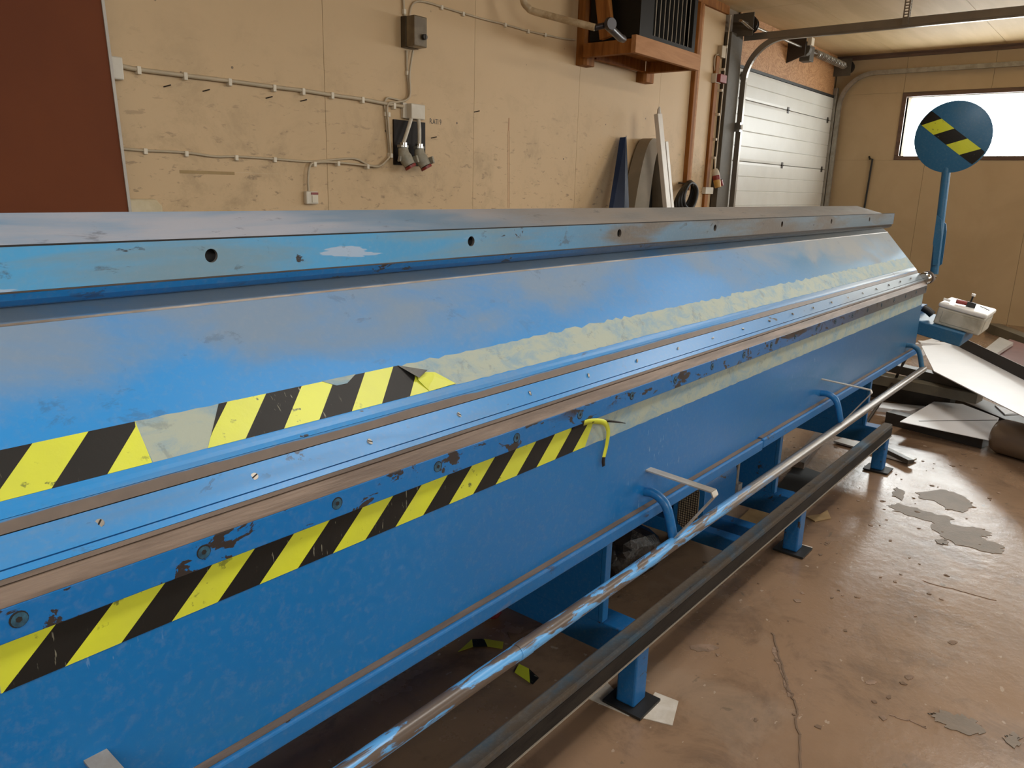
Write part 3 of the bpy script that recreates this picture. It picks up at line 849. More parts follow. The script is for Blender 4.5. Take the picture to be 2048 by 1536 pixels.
MC = at_x(1374, 1014, 2.60)
one('motor_body', lambda b: slab(b, stadium(2.62, MC.y, MC.z, 0.115, 0.25), (0.30, 0, 0)), 'frame_blue', mo, smooth=40)
one('motor_ring', lambda b: slab(b, stadium(2.612, MC.y, MC.z, 0.125, 0.26), (0.0078, 0, 0)), 'arm_blue', mo, smooth=40)
gr_ = one('grille_back', lambda b: slab(b, stadium(2.6105, MC.y, MC.z, 0.085, 0.20), (0.001, 0, 0)), 'mesh_tan', mo)


def gmesh(b):
    for k in range(-4, 5):
        hh = 0.10 - 0.042 + math.sqrt(max(0, 0.042 ** 2 - (k * 0.0095) ** 2)) - 0.002
        box(b, 2.6085, 2.6104, MC.y + k * 0.0095 - 0.0010, MC.y + k * 0.0095 + 0.0010, MC.z - hh, MC.z + hh)
    for k in range(-9, 10):
        box(b, 2.6085, 2.6104, MC.y - 0.038, MC.y + 0.038, MC.z + k * 0.0095 - 0.001, MC.z + k * 0.0095 + 0.001)


one('grille_mesh', gmesh, 'groove', gr_)
one('motor_bracket', lambda b: box(b, 2.66, 2.9, MC.y - 0.03, 1.372, MC.z + 0.05, 0.7005), 'frame_blue', mo)
hr = at_x(1477, 930, 3.02)
one('hanging_rod', lambda b: (tube(b, [(3.02, hr.y, hr.z + 0.3), (3.02, hr.y, hr.z - 0.08)], 0.007, 8), box(b, 3.0, 3.04, hr.y - 0.018, hr.y + 0.018, hr.z - 0.12, hr.z - 0.08)), 'bracket_steel', mach)

# pivot at the far end, with the lever and its counterweight disc
pv = empty('pivot', (4.70, 0.91, 1.07)); pv.parent = mach
pv.matrix_parent_inverse = Matrix.Translation(parent_world(mach)).inverted()
one('pivot_boss', lambda b: tube(b, [(4.625, 0.915, 1.072), (4.635, 0.915, 1.072), (4.66, 0.915, 1.072), (4.70, 0.915, 1.072)], [0.026, 0.034, 0.034, 0.030], 20), 'chrome', pv, smooth=40)
one('pivot_collar', lambda b: tube(b, [(4.702, 0.915, 1.072), (4.74, 0.915, 1.072)], 0.036, 20), 'rust_strip', pv, smooth=40)
one('pivot_shaft', lambda b: tube(b, [(4.742, 0.915, 1.072), (4.79, 0.90, 1.072)], 0.02, 14), 'chrome', pv, smooth=40)
one('pivot_arm', lambda b: slab(b, [(4.645, 0.925, 1.10), (4.645, 0.925, 0.98), (4.645, 0.955, 0.98), (4.645, 0.99, 1.09)], (0.02, 0, 0)), 'frame_blue', pv)
lv = empty('lever', (4.75, 0.885, 1.09)); lv.parent = mach
lv.matrix_parent_inverse = Matrix.Translation(parent_world(mach)).inverted()
P0, P1, P2 = at_x(1868, 548, 4.75), at_x(1881, 440, 4.75), at_x(1895, 322, 4.75)
one('lever_pole', lambda b: tube(b, [P0, P1, P2], 0.0215, 12), 'lever_blue', lv, smooth=40)
F = [at_x(x_, y_, 4.772) for x_, y_ in ((1884, 440), (1892, 448), (1893, 462), (1890, 485), (1884, 528), (1873, 536), (1868, 530))]
one('lever_fin', lambda b: slab(b, F, (0.008, 0, 0)), 'lever_blue', lv)
F = [at_x(x_, y_, 4.726) for x_, y_ in ((1874, 430), (1866, 488), (1868, 496), (1866, 530), (1876, 530), (1884, 470), (1884, 440))]
one('lever_fin', lambda b: slab(b, F, (-0.008, 0, 0)), 'lever_blue', lv)
DC = at_x(1905, 274, 4.735); DR = 0.181
nd = Vector((-1, -0.06, -0.02)).normalized()
ud = (Vector((0, 0, 1)) - nd * nd.z).normalized(); sd = ud.cross(nd)


def dome(u, v, lift=0.0):
    r2 = (u * u + v * v) / (DR * DR); return DC + sd * u + ud * v + nd * (0.030 * (1 - r2) + lift)


def disc(b):
    rings = []
    for i in range(1, 9):
        r = DR * i / 8
        rings.append([b.verts.new(dome(r * cos(2 * pi * k / 40), r * sin(2 * pi * k / 40))) for k in range(40)])
    c = b.verts.new(dome(0, 0))
    for k in range(40):
        b.faces.new([c, rings[0][k], rings[0][(k + 1) % 40]])
        for i in range(7):
            b.faces.new([rings[i][k], rings[i + 1][k], rings[i + 1][(k + 1) % 40], rings[i][(k + 1) % 40]])
    back = [b.verts.new(v.co - nd * 0.022) for v in rings[-1]]
    for k in range(40):
        b.faces.new([rings[-1][k], back[k], back[(k + 1) % 40], rings[-1][(k + 1) % 40]])
    b.faces.new(back)


dsk = one('counterweight_disc', disc, 'lever_blue', lv, smooth=40)
bm = B()                                   # tape across the disc, falling to the right as seen from the machine's front
sgn = 1 if (CM @ sd).x > 0 else -1
ax_, bx_ = Vector((cos(radians(-37)), sin(radians(-37)))), Vector((cos(radians(18)), sin(radians(18))))
c2 = Vector((-0.074, 0.051))
for i in range(-1, 5):
    for p_ in range(4):
        for j in range(6):
            q = []
            for (di, dj) in ((0, 0), (1, 0), (1, 1), (0, 1)):
                v2 = c2 + ax_ * 0.084 * (i - 0.5 + (p_ + di) / 4) + bx_ * 0.098 * (-0.5 + (j + dj) / 6)
                if v2.length > 0.176: v2 = v2 * (0.176 / v2.length)
                q.append(dome(sgn * v2.x, v2.y, 0.0012))
            if max((q[a_] - q[b2]).length for a_, b2 in ((0, 2), (1, 3))) < 0.004: continue
            try:
                bm.faces.new([bm.verts.new(v) for v in q]).material_index = 0 if i % 2 == 0 else 1
            except ValueError:
                pass
o = finish('hazard_tape', bm, ['tape_yellow', 'tape_black'], dsk); m = o.modifiers.new('thickness', 'SOLIDIFY'); m.thickness = 0.0008

# drooping arm off the far end that carries the control box
TILT = math.atan2(0.0433, 0.236)
RB = Matrix.Rotation(TILT, 3, 'X')


def tilt(o, piv):
    o.matrix_basis = o.matrix_basis
    for v in o.data.vertices:
        v.co = RB @ (v.co - piv) + piv


PIV = Vector((4.95, 0.88, 0.793))
arm = bx('control_arm', 'lever_blue', mach, 4.90, 5.28, 0.735 - 0.02, 1.02, 0.715, 0.7925, bevel=0.006); tilt(arm, PIV)
one('arm_plate', lambda b: box(b, 4.66, 5.28, 1.0, 1.05, 0.72, 0.86), 'frame_blue', mach)

cbx = empty('control_box', PIV, 'beige plastic control box standing on the blue arm beyond the machine end', 'control box')
y0, y1 = 0.652, 0.895
for nm, m_, a in (('box_body', 'box_plastic', (4.95, 5.26, y0, y1, 0.7935, 0.893)), ('box_lid', 'box_lid', (4.945, 5.265, y0 - 0.005, y1 + 0.005, 0.8932, 0.920))):
    o = bx(nm, m_, cbx, *a, bevel=0.01, seg=3); tilt(o, PIV)
for (a, b_) in ((y0 + 0.03, y1 - 0.03),):
    o = bx('box_recess', 'box_plastic', cbx, 4.9465, 4.9498, a, b_, 0.812, 0.876, bevel=0.003); tilt(o, PIV)
o = one('box_recess', lambda b: box(b, 4.985, 5.225, y0 - 0.003, y0 - 0.0002, 0.812, 0.876), 'box_plastic', cbx, bevel=0.003); tilt(o, PIV)


def onlid(x, y, dz):
    return RB @ (Vector((x, y, 0.9205 + dz)) - PIV) + PIV


t1 = one('hand_clamp', lambda b: (tube(b, [onlid(5.03, 0.83, 0.016), onlid(5.05, 0.78, 0.016)], 0.012, 10, 0), bar(b, onlid(5.02, 0.86, 0.01), onlid(5.01, 0.895, 0.012), 0.012, 0.012, (0, 0, 1), 2), bar(b, onlid(5.05, 0.778, 0.014), onlid(5.06, 0.735, 0.014), 0.030, 0.028, (0, 0, 1), 1), tube(b, [onlid(5.07, 0.765, 0.028), onlid(5.07, 0.765, 0.062)], 0.005, 8, 1), tube(b, [onlid(5.07, 0.765, 0.062), onlid(5.07, 0.765, 0.075)], 0.011, 10, 2)), ['plug_red', 'black_rubber', 'box_lid'], None, smooth=40)
tag(t1, 'red and black hand tool lying on the control box lid', 'tool')
t2 = one('wire_loop', lambda b: tube(b, [onlid(5.12 + 0.03 * cos(a_ * 0.5), 0.72 - 0.012 * a_, 0.003 + 0.002 * abs(sin(3 * a_))) for a_ in [k * 0.35 for k in range(14)]], 0.0022, 6), 'black_rubber', None)
tag(t2, 'thin dark wire curled on the control box lid', 'wire')
t3 = one('pipe_coupling', lambda b: tube(b, [(5.05, 0.975, 0.865), (5.05, 0.945, 0.85), (5.05, 0.92, 0.83)], 0.022, 12), 'black_rubber', mach, smooth=40)

# ------------------------------------------------------------------ the sectional door in the back wall
door = struct(empty('door_1', (9.5, YB, 0)))
DX0, DX1, DZ = 8.01, 11.04, 2.735
DYF = YB - 0.028
seams = [0.0, 0.57, 1.195, 1.82, 2.445, DZ]
for i, (za, zb) in enumerate(zip(seams, seams[1:])):
    prof = []
    n = 4; h = (zb - za)
    prof = [(DYF + 0.014, za + 0.003), (DYF + 0.004, za + 0.003), (DYF + 0.002, za + 0.006)]
    nr = max(2, round(h / 0.155))
    prof += [(DYF, za + 0.03)]
    for k in range(1, nr):
        zc = za + h * k / nr
        prof += [(DYF, zc - 0.006), (DYF + 0.006, zc), (DYF, zc + 0.006)]
    prof += [(DYF, zb - 0.03), (DYF + 0.002, zb - 0.006), (DYF + 0.004, zb - 0.003), (DYF + 0.014, zb - 0.003)]
    prof += [(DYF + 0.035, zb - 0.003), (DYF + 0.035, za + 0.003)]
    sec = one('door_section', lambda b: extr(b, prof, DX0, DX1), 'door_white', door)
    if i:
        for hx in (8.10, 9.47, 10.9):
            hz = za
            one('hinge', lambda b: (box(b, hx - 0.025, hx + 0.025, DYF - 0.006, DYF - 0.0005, hz - 0.035, hz + 0.035), tube(b, [(hx - 0.03, DYF - 0.008, hz), (hx + 0.03, DYF - 0.008, hz)], 0.007, 8)), 'dark_steel', sec)
bx('top_seal', 'black_rubber', door, DX0, DX1, DYF - 0.004, DYF + 0.03, DZ + 0.001, DZ + 0.03)
one('roller_bracket', lambda b: (box(b, 8.05, 8.13, DYF - 0.03, DYF - 0.0005, 2.62, 2.70), tube(b, [(8.0, DYF - 0.03, 2.66), (8.1, DYF - 0.03, 2.66)], 0.012, 8)), 'galvanised', door)
for xa, xb in ((7.965, 8.785), (8.788, 11.03)):
    bx('header_board', 'plywood', door, xa, xb, YB - 0.016, YB - 0.001, DZ + 0.031, ZC - 0.001)
jl = bx('jamb_column', 'steel_grey', door, 7.668, 7.94, YB - 0.07, YB - 0.0005, 0, 3.02, bevel=0.004)
bx('jamb_edge', 'galvanised', door, 7.945, 7.985, YB - 0.055, YB - 0.03, 0, 2.62)
bx('jamb_strip', 'galvanised', door, 11.045, 11.12, YB - 0.06, YB - 0.001, 0, 2.86, bevel=0.003)


def track(name, x, zt, yend):
    ys_, r = YB - 0.10, 0.40
    L = [(x, ys_, 0.05), (x, ys_, zt - r)] + [(x, ys_ - r + r * cos(a_), zt - r + r * sin(a_)) for a_ in [pi / 2 * k / 14 for k in range(1, 15)]] + [(x, yend, zt)]

    def mk(b):
        prev = None
        for i, p in enumerate(L):
            p = Vector(p); d = (Vector(L[min(i + 1, len(L) - 1)]) - Vector(L[max(i - 1, 0)])).normalized()
            s = Vector((1, 0, 0)); u = d.cross(s)
            ring = [b.verts.new(p + s * a_ + u * c_) for a_, c_ in ((-0.02, -0.027), (0.02, -0.027), (0.02, -0.021), (-0.014, -0.021), (-0.014, 0.021), (0.02, 0.021), (0.02, 0.027), (-0.02, 0.027))]
            if prev:
                for k in range(8): b.faces.new([prev[k], prev[(k + 1) % 8], ring[(k + 1) % 8], ring[k]])
            else: b.faces.new(ring)
            prev = ring
        b.faces.new(list(reversed(prev)))
    return one(name, mk, 'galvanised' if x > 10 else 'track_steel', door)


track('door_track', 7.985, 2.985, -0.2)
track('door_track', 11.075, 3.02, -0.2)
one('track_rail', lambda b: box(b, 7.958, 7.964, -0.2, YB - 0.07, 2.975, 3.04), 'track_steel', door)


def hanger(b):
    for k in range(9):                     # slotted angle, two flanges
        z = 3.035 + k * 0.0245
        for a, bb in ((2.020, 2.032), (2.058, 2.07)):
            box(b, 7.944, 7.948, a, bb, z, z + 0.0245)
        box(b, 7.944, 7.948, 2.032, 2.058, z, z + 0.010)
        for a, bb in ((7.948, 7.960), (7.986, 7.998)):
            box(b, a, bb, 2.020, 2.024, z, z + 0.0245)
        box(b, 7.960, 7.986, 2.020, 2.024, z, z + 0.010)


one('perforated_hanger', hanger, 'track_steel', door)
one('hanger_foot', lambda b: box(b, 7.94, 7.957, 2.02, 2.07, 2.98, 3.0349), 'track_steel', door)
SY, SZ = YB - 0.17, 3.10
one('spring_shaft', lambda b: tube(b, [(7.60, SY, SZ), (11.10, SY, SZ)], 0.0125, 10), 'track_steel', door, smooth=40)
for x in (7.86, 11.02):
    one('cable_drum', lambda b: tube(b, [(x - 0.035, SY, SZ), (x - 0.03, SY, SZ), (x - 0.028, SY, SZ), (x + 0.028, SY, SZ), (x + 0.03, SY, SZ), (x + 0.035, SY, SZ)], [0.085, 0.085, 0.066, 0.058, 0.075, 0.075], 20), 'dark_steel', door, smooth=40)
    one('bearing_plate', lambda b: box(b, x - 0.075, x - 0.065, SY - 0.06, YB - 0.0165, SZ - 0.11, SZ + 0.10), 'steel_grey', door)


def coil(b, xa, xb, n):
    L = []
    for k in range(n * 10 + 1):
        a_ = 2 * pi * k / 10; L.append((xa + (xb - xa) * k / (n * 10), SY + 0.036 * cos(a_), SZ + 0.036 * sin(a_)))
    tube(b, L, 0.009, 5)


one('torsion_spring', lambda b: coil(b, 9.75, 10.85, 20), 'galvanised', door, smooth=60)
one('centre_bracket', lambda b: slab(b, [(9.28, SY - 0.05, SZ + 0.09), (9.28, YB - 0.017, SZ + 0.13), (9.28, YB - 0.017, SZ - 0.16), (9.28, SY - 0.05, SZ - 0.09)], (0.015, 0, 0)), 'dark_steel', door)
mtr = one('safety_brake', lambda b: (tube(b, [(9.34, SY, SZ - 0.01), (9.42, SY, SZ - 0.01)], 0.085, 12), box(b, 9.42, 9.56, SY - 0.06, SY + 0.06, SZ - 0.13, SZ + 0.03)), 'steel_grey', door, bevel=0.006)
one('brake_window', lambda b: box(b, 9.33, 9.42, SY - 0.095, SY - 0.05, SZ + 0.02, SZ + 0.10), 'clip_white', mtr)
one('shaft_pin', lambda b: tube(b, [(7.52, SY - 0.05, SZ - 0.02), (7.80, SY - 0.05, SZ - 0.06)], 0.014, 10), 'chrome', door, smooth=40)
one('door_limit_clip', lambda b: (box(b, 7.93, 7.97, YB - 0.13, YB - 0.071, 2.10, 2.19), tube(b, [(7.95, YB - 0.14, 2.12), (7.95, YB - 0.14, 2.17)], 0.012, 8)), 'chrome', door)

# ------------------------------------------------------------------ things on the back wall
GC = 'cables clipped to the back wall'


def cable(name, px, r, label, depth=0.010, clips=(), m='cable_grey', n=6):
    P = [at_y(x_, y_, YB - depth) for x_, y_ in px]
    L = spline(P, n)
    root = empty(name, P[0], label, 'cable')
    one('cable_run', lambda b: tube(b, L, r, 8), m, root, smooth=60)
    for c in clips:
        q = at_y(*c, YB - depth)
        one('cable_clip', lambda b: box(b, q.x - 0.009, q.x + 0.009, YB - depth - r - 0.003, YB - 0.0005, q.z - r - 0.010, q.z + r + 0.003), 'clip_white', root, bevel=0.002)
    return root


cable('power_cable', [(238, 131), (276, 139), (370, 151), (460, 162), (548, 174), (606, 181), (664, 190), (722, 198), (765, 206), (806, 213)], 0.0105, 'thick grey cable running from the left box to the white junction box', 0.013,
      [(276, 139), (369, 151), (458, 163), (547, 175), (605, 182), (663, 190), (724, 199), (787, 211)])
cable('signal_cable', [(240, 297), (290, 301), (370, 305), (430, 313), (472, 313), (550, 318), (620, 323), (680, 318), (712, 318), (738, 330), (760, 330), (775, 318), (778, 300), (774, 260), (771, 225), (769, 208), (774, 196), (790, 198), (805, 201), (816, 196), (818, 180), (814, 145), (813, 101)], 0.0062, 'thin grey cable looping along the lower wall and up to the dark isolator box', 0.008,
      [(290, 301), (372, 306), (472, 314), (549, 318), (771, 227), (778, 309), (814, 145)])
cable('socket_cable', [(617, 382), (616, 360), (619, 335), (630, 325), (675, 325), (735, 331), (757, 333), (772, 322), (781, 308), (779, 280), (776, 240), (774, 220), (778, 206), (796, 204), (812, 200), (820, 188), (819, 150), (822, 125), (826, 101)], 0.0062, 'thin grey cable rising from the wall socket beside the looping cable', 0.021,
      [(629, 327), (676, 326), (735, 332), (777, 228), (782, 310)])
cable('feed_cable', [(811, 42), (808, 25), (806, -20)], 0.007, 'short grey cable rising from the isolator box out of the frame', 0.010, [(808, 22)])
cable('heater_cable', [(818, 42), (822, 15), (833, 3), (855, 5), (885, 14), (925, 26), (970, 39), (1010, 49), (1056, 62), (1092, 70), (1125, 77), (1150, 80)], 0.0062, 'thin wavy grey cable running from the isolator box to the heater', 0.008,
      [(883, 14), (926, 27), (1010, 49), (1056, 62), (1090, 69)])


def wallbox(name, m, px0, px1, depth, label, cat, bevel=0.006, extra=None):
    a, b = at_y(*px0, YB), at_y(*px1, YB)
    r = empty(name, (a.x, YB, b.z), label, cat)
    bx('box_body', m, r, min(a.x, b.x), max(a.x, b.x), YB - depth, YB - 0.0005, min(a.z, b.z), max(a.z, b.z), bevel=bevel)
    return r, Vector((min(a.x, b.x), 0, min(a.z, b.z))), Vector((max(a.x, b.x), 0, max(a.z, b.z)))


r, lo, hi = wallbox('junction_box', 'white_plastic', (206, 112), (239, 162), 0.05, 'white plastic box at the edge of the brown sheet', 'electrical box')
# isolator: near corner and far corner measured on the wall
ir = empty('isolator_box', (3.38, YB, 2.24), 'dark smoked-lid isolator box with a round knob on the back wall', 'electrical box')
IR = at_y(855, 74, YB - 0.115).x
bx('box_base', 'isolator_dark', ir, 3.345, IR, YB - 0.045, YB - 0.0005, 2.268, 2.438, bevel=0.005)
bx('smoked_lid', 'smoked_lid', ir, 3.347, IR - 0.002, YB - 0.115, YB - 0.0455, 2.270, 2.436, bevel=0.006)
one('knob', lambda b: (tube(b, [(IR - 0.035, YB - 0.116, 2.325), (IR - 0.035, YB - 0.135, 2.325)], 0.016, 16), box(b, IR - 0.039, IR - 0.031, YB - 0.139, YB - 0.1355, 2.31, 2.34)), 'dark_steel', ir, smooth=40)
r, lo, hi = wallbox('junction_box', 'white_plastic', (809, 207), (837, 241), 0.06, 'white plastic junction box above the two industrial connectors', 'electrical box')
bx('side_flange', 'white_plastic', r, lo.x - 0.03, lo.x - 0.0005, YB - 0.02, YB - 0.001, lo.z + 0.004, lo.z + 0.09)
bx('backing_plate', 'black_plate', None, 3.276, 3.535, YB - 0.012, YB - 0.0005, 1.602, 1.862)
tag(bpy.data.objects['backing_plate'], 'square black board behind the two industrial connectors', 'board')


def connector(cx, top, lab, lx):
    """industrial socket hanging by its cable: cable, chrome gland, grey body, red rim"""
    r = empty('industrial_connector', (cx, YB - 0.06, 1.60), lab, 'connector')
    P = spline([(lx, YB - 0.045, 1.875), (lx + (cx - lx) * 0.4, YB - 0.055, 1.82), (cx, YB - 0.06, 1.725)], 6)
    one('cable', lambda b: tube(b, P, 0.0115, 10), 'white_plastic', r, smooth=40)
    one('gland', lambda b: tube(b, [(cx, YB - 0.06, 1.730), (cx, YB - 0.06, 1.705)], 0.024, 12), 'chrome', r, smooth=40)
    one('clamp', lambda b: box(b, cx - 0.033, cx + 0.026, YB - 0.078, YB - 0.04, 1.700, 1.7175), 'galvanised', r, bevel=0.003)
    one('body', lambda b: tube(b, [(cx - 0.002, YB - 0.06, 1.699), (cx, YB - 0.062, 1.67), (cx + 0.006, YB - 0.07, 1.645), (cx + 0.014, YB - 0.08, 1.625), (cx + 0.022, YB - 0.092, 1.60)], [0.029, 0.033, 0.040, 0.038, 0.034], 16), 'plug_grey', r, smooth=40)
    one('lid', lambda b: bar(b, (cx + 0.055, YB - 0.095, 1.655), (cx + 0.062, YB - 0.105, 1.615), 0.014, 0.05, (0, 1, 0)), 'plug_grey', r, bevel=0.003)
    one('latch', lambda b: bar(b, (cx - 0.032, YB - 0.066, 1.650), (cx - 0.045, YB - 0.072, 1.622), 0.010, 0.02, (0, 1, 0)), 'galvanised', r)
    one('red_rim', lambda b: tube(b, [(cx + 0.0225, YB - 0.0925, 1.5985), (cx + 0.028, YB - 0.098, 1.585)], 0.036, 16), 'plug_red', r, smooth=40)


connector(3.305, 0, 'left of the two grey and red industrial connectors', 3.385)
connector(3.437, 0, 'right of the two grey and red industrial connectors', 3.445)
r, lo, hi = wallbox('wall_socket', 'white_plastic', (606, 382), (631, 408), 0.03, 'small white wall socket with a red stripe above the ledge', 'socket')
bx('socket_face', 'clip_white', r, lo.x + 0.035, hi.x - 0.006, YB - 0.034, YB - 0.0302, lo.z + 0.01, hi.z - 0.022)
bx('red_strip', 'plug_red', r, lo.x + 0.03, hi.x - 0.004, YB - 0.034, YB - 0.0302, hi.z - 0.018, hi.z - 0.006)

# marks on the plasterboard
for px, w_, h_, m_ in ((413, 345, 0.33, 0.026), (345, 341, 0.0, 0.0), (243, 186, 0.075, 0.018)):
    pass
a, b_ = at_y(359, 340, YB), at_y(469, 350, YB)
bx('brown_tape', 'cardboard', wall_back, a.x, b_.x, YB - 0.0015, YB - 0.0002, b_.z, a.z)
a, b_ = at_y(470, 343, YB), at_y(572, 350, YB)
bx('tape_trace', 'cream_panel', wall_back, a.x, b_.x, YB - 0.001, YB - 0.0002, b_.z + 0.004, a.z - 0.004)
a, b_ = at_y(1016, 238, YB), at_y(1021, 410, YB)
for (pa, pb, w_) in (((1018, 236), (1017, 262), 0.012), ((1016, 262), (1016, 416), 0.004), ((1019, 262), (1019, 416), 0.002)):
    q0, q1 = at_y(*pa, YB), at_y(*pb, YB)
    one('red_drip', lambda b: slab(b, [(q0.x - w_ / 2, YB - 0.0012, q0.z), (q0.x + w_ / 2, YB - 0.0012, q0.z), (q1.x + w_ / 2, YB - 0.0012, q1.z), (q1.x - w_ / 2, YB - 0.0012, q1.z)], (0, 0.001, 0)), 'drip_red', wall_back)
for px in ((329, 172), (407, 181), (533, 195), (602, 201), (949, 223), (863, 275)):     # nails left in the boards
    q = at_y(*px, YB)
    one('nail', lambda b: tube(b, [(q.x - 0.004, YB + 0.002, q.z - 0.004), (q.x + 0.012, YB - 0.035, q.z + 0.004)], 0.003, 6), 'dark_steel', wall_back)
tx = bpy.data.curves.new('wall_marking', 'FONT'); tx.body = 'R.ATI 9'; tx.size = 0.045; tx.extrude = 0.0004
to = bpy.data.objects.new('wall_marking', tx); COL.objects.link(to); tx.materials.append(MAT['black_rubber'])
q = at_y(859, 247, YB); to.location = (q.x, YB - 0.0006, q.z); to.rotation_euler = (radians(90), 0, 0); to.scale = (0.75, 1, 1)
to.parent = wall_back

# brown sheet, cream panel
bm = B()
hexa(bm, [(0.10, 3.28, 0.0), (1.56, 3.28, 0.0), (1.56, 3.30, 0.0), (0.10, 3.30, 0.0), (0.10, 3.44, 2.75), (1.535, 3.44, 2.75), (1.535, 3.46, 2.75), (0.10, 3.46, 2.75)])
bs = finish('brown_sheet', bm, 'brown_sheet'); tag(bs, 'tall reddish brown sheet leaning on the back wall at the left', 'sheet')
one('sheet_edge', lambda b: hexa(b, [(1.5603, 3.275, 0.0), (1.572, 3.275, 0.0), (1.572, 3.32, 0.0), (1.5603, 3.32, 0.0), (1.5353, 3.435, 2.75), (1.547, 3.435, 2.75), (1.547, 3.48, 2.75), (1.5353, 3.48, 2.75)]), 'sheet_edge', bs)
a = at_y(340, 399, 3.5)
bm = B(); slab(bm, [(1.25, 3.46, 0), (1.80, 3.46, 0), (1.80, 3.56, a.z - 0.03), (1.775, 3.565, a.z), (1.25, 3.565, a.z)], (0, 0.03, 0))
tag(finish('cream_panel', bm, 'cream_panel', bevel=0.008), 'stained cream panel beside the brown sheet, just above the ledge', 'panel')

# heater on a timber shelf
sh = empty('timber_shelf', (5.55, YB, 2.42), 'brown timber wall shelf carrying the black heater', 'shelf')


def octpost(b, x0, x1, ya, yb, z0, z1, c=0.02):
    slab(b, [(x0 + c, ya, z0), (x1 - c, ya, z0), (x1, ya + c, z0), (x1, yb, z0), (x0, yb, z0), (x0, ya + c, z0)], (0, 0, z1 - z0))


one('post', lambda b: octpost(b, 5.135, 5.275, YB - 0.09, YB - 0.001, 2.395, ZC - 0.001), 'wood_dark', sh)
one('post', lambda b: octpost(b, 6.03, 6.19, YB - 0.09, YB - 0.001, 2.375, 2.46), 'wood_dark', sh)
for x in (5.10, 6.03):
    one('side_rail', lambda b: box(b, x - 0.03 + 0.02, x + 0.05, 3.085, YB - 0.092, 2.44, 2.535), 'wood_dark', sh, bevel=0.003)
one('front_board', lambda b: box(b, 5.04, 6.03, 3.045, 3.084, 2.43, 2.548), 'wood_pink', sh, bevel=0.003)
one('back_board', lambda b: box(b, 5.28, 6.02, YB - 0.09, YB - 0.05, 2.45, 2.535), 'wood_dark', sh)
one('brace', lambda b: bar(b, (5.065, 3.30, 2.55), (5.065, 3.44, 3.24), 0.045, 0.11, (0, 1, 0)), 'wood_dark', sh, bevel=0.003)
one('deck_slat', lambda b: box(b, 5.152, 6.018, 3.09, 3.22, 2.525, 2.545), 'wood_dark', sh)
one('deck_slat', lambda b: box(b, 5.152, 6.018, 3.30, 3.50, 2.525, 2.545), 'wood_dark', sh)
ht = empty('fan_heater', (5.55, 3.3, 2.55), 'black fan heater with grey vertical louvres on the timber shelf', 'heater')
HX0, HX1, HY0, HY1, HZ0, HZ1 = 5.13, 5.985, 3.075, 3.50, 2.5495, 3.22
one('casing', lambda b: (box(b, HX0, HX1, HY0 + 0.05, HY1, HZ0, HZ1), box(b, HX0, HX1, HY0, HY0 + 0.05, HZ0, HZ0 + 0.035), box(b, HX0, 5.315, HY0, HY0 + 0.05, HZ0 + 0.035, HZ1), box(b, 5.935, HX1, HY0, HY0 + 0.05, HZ0 + 0.035, HZ1)), 'heater_black', ht)
for k in range(10):
    x = 5.33 + 0.0655 * k
    one('louvre', lambda b: bar(b, (x, HY0 + 0.028, HZ0 + 0.036), (x, HY0 + 0.028, HZ1 - 0.002), 0.034, 0.006, (0.55, -1, 0)), 'grille_grey', ht)
hp = empty('heating_pipe', at_y(1075, 25, 3.4), 'cream painted heating pipe with a dark valve beside the heater', 'pipe')
L = spline([at_y(1046, -25, 3.40), at_y(1047, 2, 3.40), at_y(1056, 15, 3.38), at_y(1075, 25, 3.33), at_y(1190, 55, 2.98)], 6)
one('pipe_run', lambda b: tube(b, L, 0.022, 14), 'pipe_cream', hp, smooth=50)
vq = at_y(1214, 50, 2.93); pe = at_y(1190, 55, 2.98)
one('valve_body', lambda b: (tube(b, [pe, vq], 0.019, 10), tube(b, [vq, at_y(1240, 75, 2.99), at_y(1246, 78, 3.06)], 0.026, 10)), 'valve_dark', hp, smooth=40)
one('valve_wheel', lambda b: tube(b, [vq + Vector((-0.02, -0.05, 0)), vq + Vector((-0.012, -0.03, 0)), vq + Vector((0.01, 0.0, 0))], [0.036, 0.042, 0.03], 14), 'valve_dark', hp, smooth=40)

# fittings between the timber strips and the door
r, lo, hi = wallbox('alarm_button', 'white_plastic', (1423, 147), (1432, 168), 0.05, 'small white box with a red front high beside the door column', 'electrical box', 0.003)
bx('red_front', 'plug_red', r, lo.x + 0.02, hi.x + 0.045, YB - 0.09, YB - 0.0505, lo.z + 0.004, hi.z - 0.004, bevel=0.004)
q = at_y(1441, 104, YB)
bx('grey_box', 'cable_grey', None, q.x - 0.07, q.x + 0.02, YB - 0.05, YB - 0.0005, q.z - 0.06, q.z + 0.05, bevel=0.005)
tag(bpy.data.objects['grey_box'], 'small beige box at the top of the timber strip beside the door', 'electrical box')
cable('switch_cable', [(1431, 168), (1424, 250), (1415, 330), (1411, 372)], 0.006, 'thin cable falling from the red button to the lower switch', 0.008)
cable('door_cable', [(1462, 30), (1456, 80), (1450, 140), (1441, 230), (1434, 300), (1430, 340)], 0.006, 'pale clipped cable running down the edge of the door column', 0.045,
      [(1453, 93), (1448, 138), (1443, 180), (1437, 228), (1432, 278), (1429, 315)], 'clip_white')
cable('loop_cable', [(1440, 108), (1431, 112), (1429, 130), (1430, 147)], 0.006, 'short looped cable between the beige box and the red button', 0.016)
r, lo, hi = wallbox('light_switch', 'white_plastic', (1404, 374), (1418, 388), 0.045, 'small pale switch low beside the door column', 'switch', 0.004)
pc = empty('hanging_plug', at_y(1435, 360, 3.5), 'red and yellow plug hanging beside the door column', 'plug')
q = at_y(1430, 338, 3.52); q1 = at_y(1436, 375, 3.47); d = (q1 - q)
